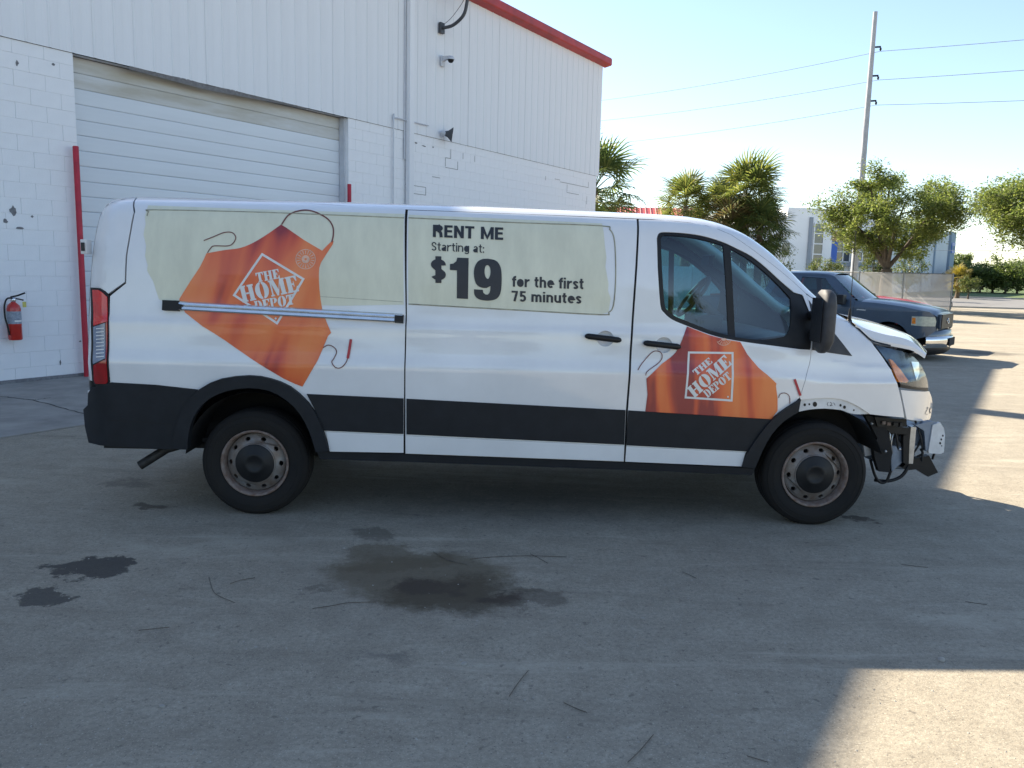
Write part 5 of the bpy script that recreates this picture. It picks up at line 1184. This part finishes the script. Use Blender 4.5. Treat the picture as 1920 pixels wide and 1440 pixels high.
for i, (u, v, Y, r_, lab) in enumerate(((1545, 478, 60, 1.3, 'dry spiky bush in front of the office stairwell window'), (1635, 470, 62, .9, 'thin young tree in front of the office columns'), (1700, 472, 58, 1.3, 'light green bushy tree beside the oak trunk'))):
    p = at_depth(u, 540, Y); tree('office_shrub', (p.x, Y, 0), .6, z_at(u, v, Y), r_, 70+i, M['bushleaf'], lab, 'shrub', nl=2200, size=.09, trunk_r=.07, spread=.75)
# ---- red roofed shed
M['shedred'] = mat('red roof sheet', (.40, .05, .04), .5, var=.2, scale=3); M['shedwall'] = mat('cream shed wall', (.6, .58, .52), .8, var=.1, scale=1)
p = at_depth(1215, 520, 52); zt = z_at(1215, 384, 52); sh = empty('red_roof_shed', (p.x, 52, 0), -.12, 'low shed with a red metal roof behind the palms', 'shed')
mb = MB(); mb.box(-3, 3, 0, 5, 0, zt-.9); mb.build('wall', M['shedwall'], sh)
for k in range(20):
    x = -3.2+k*.32; mb = MB(); mb.loft([[Vector((x, y, z)), Vector((x+.03, y, z+.05)), Vector((x+.07, y, z+.05)), Vector((x+.1, y, z)), Vector((x+.318, y, z))] for y, z in ((-.4, zt-.85), (2.4, zt), (5.3, zt-.85))], False); mb.build('roof_sheet', M['shedred'], sh)
# ---- pale boundary fence seen through the cab
M['vinyl'] = mat('pale fence board', (.62, .64, .65), .6, var=.08, scale=1.5)
fa = at_depth(1150, 560, 33); fb = at_depth(1475, 560, 41); fdv = (fb-fa); fl = fdv.xy.length; fe = empty('board_fence', (fa.x, fa.y, 0), math.atan2(fdv.y, fdv.x), 'pale board fence glimpsed through the van cab windows', 'fence')
nb_ = int(fl/.62); bme = MB().bbox(.01, .61, 0, .03, .05, 1.85, .008).mesh('board', M['vinyl']); pme_ = MB().bbox(-.05, .05, -.07, -.005, 0, 1.95, .01).mesh('fence_post', M['vinyl'])
for k in range(nb_):
    o = link('board', bme, fe); o.location = (k*.62, 0, 0)
    if k % 4 == 0: o = link('fence_post', pme_, fe); o.location = (k*.62, 0, 0)
# ---- office building
M['offwhite'] = mat('white rendered wall', (.88, .88, .87), .8, var=.05, scale=.4); M['offshade'] = mat('shade toned rendered wall', (.62, .65, .69), .8, var=.06, scale=.3)  # grey of the right wing paints its shaded side into the colour
M['offshade2'] = mat('blue grey pilaster', (.26, .33, .42), .8, var=.08, scale=.4); M['offblue'] = mat('blue panel', (.02, .12, .52), .4, var=.1, scale=1)
M['offtan'] = mat('tan timber panel', (.42, .24, .13), .7, var=.2, scale=2, stretch=(1, 1, 6)); M['offglass'] = mat('dark office glass', (.05, .07, .09), .08, var=.3, scale=.6, spec=.9); M['offsill'] = mat('grey band', (.30, .33, .37), .7, var=.1, scale=1)
A = at_depth(1380, 500, 73); B = at_depth(1660, 500, 75); C = at_depth(1783, 500, 98)
FD = Vector((B.x-A.x, B.y-A.y, 0)); FLn = FD.length; FD.normalize(); FNn = Vector((FD.y, -FD.x, 0)); oa = math.atan2(FD.y, FD.x)
off = empty('office_building', (A.x, A.y, 0), oa, 'white two storey office with blue panel behind the oak', 'building')
def opx(u, v, s=0.0):
    d = ray(u, v); Pp = Vector((A.x, A.y, 0))+FNn*s; k = (Pp-CAMP).dot(FNn)/d.dot(FNn); Q = CAMP+d*k; return ((Q-Vector((A.x, A.y, 0))).dot(FD), Q.z)
def obox(u0, u1, v0, v1, s0, s1, mt, name, z0=None, par=None):
    a = opx(u0, (v0+v1)/2)[0]; b = opx(u1, (v0+v1)/2)[0]; zt_ = opx((u0+u1)/2, v0)[1]; zb = opx((u0+u1)/2, v1)[1] if z0 is None else z0
    mb = MB(); mb.box(a, b, -s1, -s0, zb, zt_); return mb.build(name, mt, par or off)
obox(1380, 1467, 396, 520, -8, 0, M['offwhite'], 'left_wing', 0)
obox(1467.3, 1553, 391, 520, -8, .6, M['offwhite'], 'stair_block', 0)
obox(1553.3, 1660, 402, 520, -8, -.8, M['offwhite'], 'centre_wall', 0)
def win(u0, u1, v0, v1, s, nx, ny, name='window'):
    w_ = obox(u0, u1, v0, v1, s, s+.06, M['offglass'], name); a = opx(u0, (v0+v1)/2)[0]; b = opx(u1, (v0+v1)/2)[0]; zt_ = opx((u0+u1)/2, v0)[1]; zb = opx((u0+u1)/2, v1)[1]
    for k in range(nx+1):
        x = lerp(a, b, k/nx); mb = MB(); mb.box(x-.05, x+.05, -(s+.12), -(s+.061), zb, zt_); mb.build('mullion', M['offwhite'], w_)
    for k in range(ny+1):
        z = lerp(zb, zt_, k/ny); mb = MB(); mb.box(a, b, -(s+.115), -(s+.062), z-.045, z+.045); mb.build('transom', M['offwhite'], w_)
win(1518, 1536, 419, 496, .6, 1, 4); win(1458, 1474.5, 455, 476, .62, 1, 1); win(1436, 1449, 455, 476, .02, 1, 1)
win(1575, 1602, 453, 491, -.78, 2, 2); win(1612, 1652, 453, 491, -.78, 3, 2)
obox(1556, 1602, 433, 452, -.79, -.5, M['offtan'], 'tan_panel'); obox(1562, 1574.5, 453, 492, -.78, -.45, M['offblue'], 'blue_panel')
obox(1602.5, 1607.5, 430, 505, -.75, .3, M['offwhite'], 'column', 0); obox(1654, 1661, 430, 505, -.75, .1, M['offtan'], 'tan_pier', 0)
obox(1553.6, 1653, 493, 500, -.78, -.3, M['offsill'], 'sill_band'); obox(1508, 1514, 408, 505, .61, .75, M['offsill'], 'reveal_strip', 0)
# right wing
RD = Vector((C.x-B.x, C.y-B.y, 0)); RL = RD.length
rw_ = MB(); Mr = Matrix.Translation((Vector((B.x, B.y, 0))-Vector((A.x, A.y, 0))).to_4d().to_3d()) if False else None
ang = math.atan2(RD.y, RD.x)-oa; bl = Vector((FLn, 0, 0)); Mr = Matrix.Translation(bl)@Matrix.Rotation(ang, 4, 'Z')
zr = z_at(1783, 438, 98)
mb = MB(); mb.box(.05, RL-2.6, 0, 14, 0, zr-.1, Mr); mb.build('right_wing', M['offshade'], off)
mb = MB(); mb.box(RL-2.58, RL, -.25, 14, 0, zr+.1, Mr); mb.build('end_pier', M['offshade2'], off)
for k in (.22, .48, .66): mb = MB(); mb.box(RL*k, RL*k+.45, -.12, -.002, 0, zr-.3, Mr); mb.build('pilaster', M['offshade2'], off)
mb = MB(); mb.box(RL-2.3, RL-.3, -.33, -.252, zr-2.3, zr-1.1, Mr); mb.build('blue_sign', M['offblue'], off)
for k in range(4): mb = MB(); mb.box(RL-2.15+k*.45, RL-1.85+k*.45, -.345, -.331, zr-1.95, zr-1.45, Mr); mb.build('sign_letter', M['offshade2'], off)
# ---- chain link fence
M['galv'] = mat('galvanised tube', (.22, .23, .24), .45, .6, var=.2, scale=8)
def screen_mat(name, col, alpha):
    m = bpy.data.materials.new(name); t, N, L = nodes(m); b = N['Principled BSDF']; b.inputs['Base Color'].default_value = (*col, 1); b.inputs['Roughness'].default_value = .9
    tc = N.new('ShaderNodeTexCoord'); nz = N.new('ShaderNodeTexNoise'); nz.inputs['Scale'].default_value = 1.2; nz.inputs['Detail'].default_value = 5; L.new(tc.outputs['Object'], nz.inputs['Vector'])
    rp = N.new('ShaderNodeMapRange'); rp.inputs[1].default_value = .3; rp.inputs[2].default_value = .7; rp.inputs[3].default_value = max(0, alpha-.12); rp.inputs[4].default_value = min(1, alpha+.1); L.new(nz.outputs[0], rp.inputs[0])
    tr = N.new('ShaderNodeBsdfTransparent'); mx = N.new('ShaderNodeMixShader'); L.new(rp.outputs[0], mx.inputs[0]); L.new(tr.outputs[0], mx.inputs[1]); L.new(b.outputs[0], mx.inputs[2]); L.new(mx.outputs[0], N['Material Output'].inputs[0]); return m
M['screen'] = screen_mat('grey privacy screen', (.42, .42, .41), .72); M['mesh'] = screen_mat('chain link mesh', (.25, .25, .25), .22)
f0 = at_depth(1783, 560, 38); f1 = at_depth(1452, 560, 46); fv = Vector((f1.x-f0.x, f1.y-f0.y, 0)); FL = fv.length
cf = empty('chain_link_fence', (f0.x, f0.y, 0), math.atan2(fv.y, fv.x), 'chain link fence with grey privacy screen behind the parked trucks', 'fence')
bay = 2.35; nbay = int(FL/bay); HF = z_at(1783, 513, 38)
postm = MB().tube([(0, 0, 0), (0, 0, HF+.02)], .04, 8).mesh('fence_post', M['galv']); railm = MB().tube([(0, 0, HF-.03), (bay, 0, HF-.03)], .028, 8).mesh('top_rail', M['galv']); midm = MB().tube([(0, 0, HF*.42), (bay, 0, HF*.42)], .025, 8).mesh('mid_rail', M['galv'])
scm = MB().add([(.04, .03, .05), (bay-.04, .03, .05), (bay-.04, .03, HF-.05), (.04, .03, HF-.05)], [(0, 1, 2, 3)]).mesh('screen', M['screen']); mem = MB().add([(.04, .03, .05), (bay-.04, .03, .05), (bay-.04, .03, HF-.05), (.04, .03, HF-.05)], [(0, 1, 2, 3)]).mesh('wire_mesh', M['mesh'])
for k in range(nbay+1):
    o = link('fence_post', postm, cf); o.location = (k*bay, 0, 0)
    if k < nbay:
        for nm, me in (('top_rail', railm), ('mid_rail', midm)) if k < 2 else (('top_rail', railm),): o = link(nm, me, cf); o.location = (k*bay, 0, 0)
        o = link('screen' if k < 2 else 'wire_mesh', scm if k < 2 else mem, cf); o.location = (k*bay, 0, 0)
    if k >= 2: o = link('barb_arm', MB().tube([(0, 0, HF), (0, -.05, HF+.22)], .015, 6).mesh('barb_arm', M['galv']), cf); o.location = (k*bay, 0, 0)
random.seed(9); mb = MB(); mb.tube([(random.uniform(-.05, .05), -.06+random.uniform(-.02, .02), HF-.02-z*.055) for z in range(30)], .022, 6); mb.build('gate_chain', M['blk'], cf)
# ---- power pole and wires
M['pole'] = mat('concrete pole', (.40, .41, .43), .85, var=.12, scale=3); M['wire'] = mat('dull wire', (.30, .33, .36), .6, .4, var=.1, scale=2)
pt = at_depth(1640, 22, 48); pbx = at_depth(1603, 490, 48)
pl_ = empty('power_pole', (pbx.x+.0, 48, 0), 0, 'tall concrete power pole rising behind the oak', 'pole')
dx = pt.x-pbx.x
mb = MB(); mb.tube([(-.02*0, 0, 0), (dx*0+.0, 0, pt.z)], [.21, .115], 12); po = mb.build('shaft', M['pole'], pl_)
ins = []
for v in (93, 147, 194):
    q = at_depth(1637, v, 48); z = q.z; mb = MB(); mb.tube([(.13, -.05, z+.12), (.42, -.08, z+.14)], .05, 8); mb.lathe([(0, .1), (.06, .08), (.05, .04), (.07, 0), (.04, -.06), (0, -.1)], 10, Matrix.Translation((.42, -.08, z))); mb.build('insulator', M['blk'], pl_)
    ins.append(Vector((pbx.x+.42, 47.92, z-.1)))
def wire(a, b, sag, label, r=.015):
    P = [lerp(a, b, t/24)-Vector((0, 0, sag*4*(t/24)*(1-t/24))) for t in range(25)]
    o = MB().tube(P, r, 5).build('power_line', M['wire']); return tag(o, label, 'wire', 'wires strung from the power pole')
nms = ('top', 'middle', 'lowest')
for k, (i_, vr, vl) in enumerate(zip(ins, (68, 125, 182), (175, 213, 258))):
    rr = at_depth(1920, vr, 44.6); d = rr-i_; wire(i_, i_+d*6+Vector((0, 0, .6)), .5, '%s power line running over the street to the right of the pole' % nms[k] if False else '%s power line from the pole out over the street' % nms[k])
    ll = at_depth(1130, vl, 61.5); d = ll-i_; wire(i_, i_+d*2.2+Vector((0, 0, .9)), .9, '%s power line from the pole towards the warehouse roof' % nms[k])
a = at_depth(1700, 468, 70); b = at_depth(2100, 462, 66); o = wire(a, b, .2, 'single low cable crossing behind the oak and the street trees', .02)
# ---- litter on the yard
M['twig'] = mat('dry twig', (.12, .10, .08), .9, var=.4, scale=20); M['stone'] = mat('pale stone chip', (.36, .34, .30), .9, var=.3, scale=20); M['leafdry'] = mat('dead leaf', (.12, .08, .05), .8, var=.4, scale=20)
random.seed(12)
TW = [[(392, 1084), (396, 1100), (405, 1116), (440, 1132)], [(432, 1096), (450, 1090), (478, 1085)], [(586, 1143), (620, 1138), (655, 1132), (705, 1131)], [(812, 1036), (840, 1052), (875, 1060)], [(880, 1050), (940, 1045), (1000, 1044), (1062, 1046)], [(994, 1040), (1010, 1048), (1027, 1058)], [(955, 1308), (970, 1285), (990, 1260)], [(1280, 1074), (1306, 1086)], [(260, 1184), (290, 1181), (318, 1178)], [(1057, 1320), (1085, 1333), (1100, 1338)], [(1177, 1432), (1200, 1410), (1225, 1380)], [(1400, 1420), (1440, 1432)], [(1810, 1130), (1850, 1136)], [(1690, 1060), (1740, 1066)]]
TL = ('hook shaped dry twig lying between the wet patches and the oil stain', 'short forked twig beside the hook shaped one', 'long straight twig touching the edge of the oil stain', 'bent twig lying across the upper edge of the oil stain', 'longest twig stretched behind the oil stain towards the front wheel', 'stubby dark twig crossing the longest one', 'straight slanting twig on bare ground below the oil stain', 'tiny twig alone under the front door of the van', 'thin twig on bare ground below the wet patches', 'short twig near the slanting one', 'long slanting twig close to the sunlit corner', 'twig lying at the edge of the sunlit patch', 'twig in the shadow of the van hood', 'twig in the shadow below the front wheel')
for P, tl_ in zip(TW, TL):
    q = [gnd(u, v)+Vector((0, 0, .006)) for u, v in P]; o = MB().tube(crv([tuple(p) for p in q], 4), .0018, 5).build('twig', M['twig']); tag(o, tl_, 'twig', 'twigs on the yard')
for (u, v, s) in ((304, 1325, .022), (480, 1214, .018), (870, 1246, .03), (1765, 1238, .035), (645, 1028, .014), (1205, 1160, .02), (1430, 980, .012), (1300, 900, .012), (330, 920, .02)):
    p = gnd(u, v); mb = MB(); s *= .62; mb.lathe([(0, 0), (s, .0), (s*1.05, s*.25), (s*.7, s*.55), (0, s*.62)], 9); o = mb.build('stone', M['stone']); o.location = (p.x, p.y, -.001); o.scale = (1, .7, 1); o.rotation_euler = (0, 0, random.uniform(0, 6)); tag(o, 'small pale stone lying loose on the yard', 'stone', 'stones on the yard')
mb = MB()
for _ in range(1500):
    y = 2.4+10*random.random()**1.6; x = random.uniform(-.75, .75)*y*1.05; s = random.uniform(.002, .0065)
    n = 5; a0 = random.uniform(0, 6); ring = [Vector((x+s*math.cos(a0+2*math.pi*i/n)*random.uniform(.6, 1.3), y+s*math.sin(a0+2*math.pi*i/n)*random.uniform(.6, 1.3), -.0005)) for i in range(n)]
    mb.add(ring+[Vector((x, y, s*.7))], [(i, (i+1) % n, n) for i in range(n)])
tag(mb.build('grit', M['stone']), 'loose grit scattered over the yard', 'grit', kind='stuff')
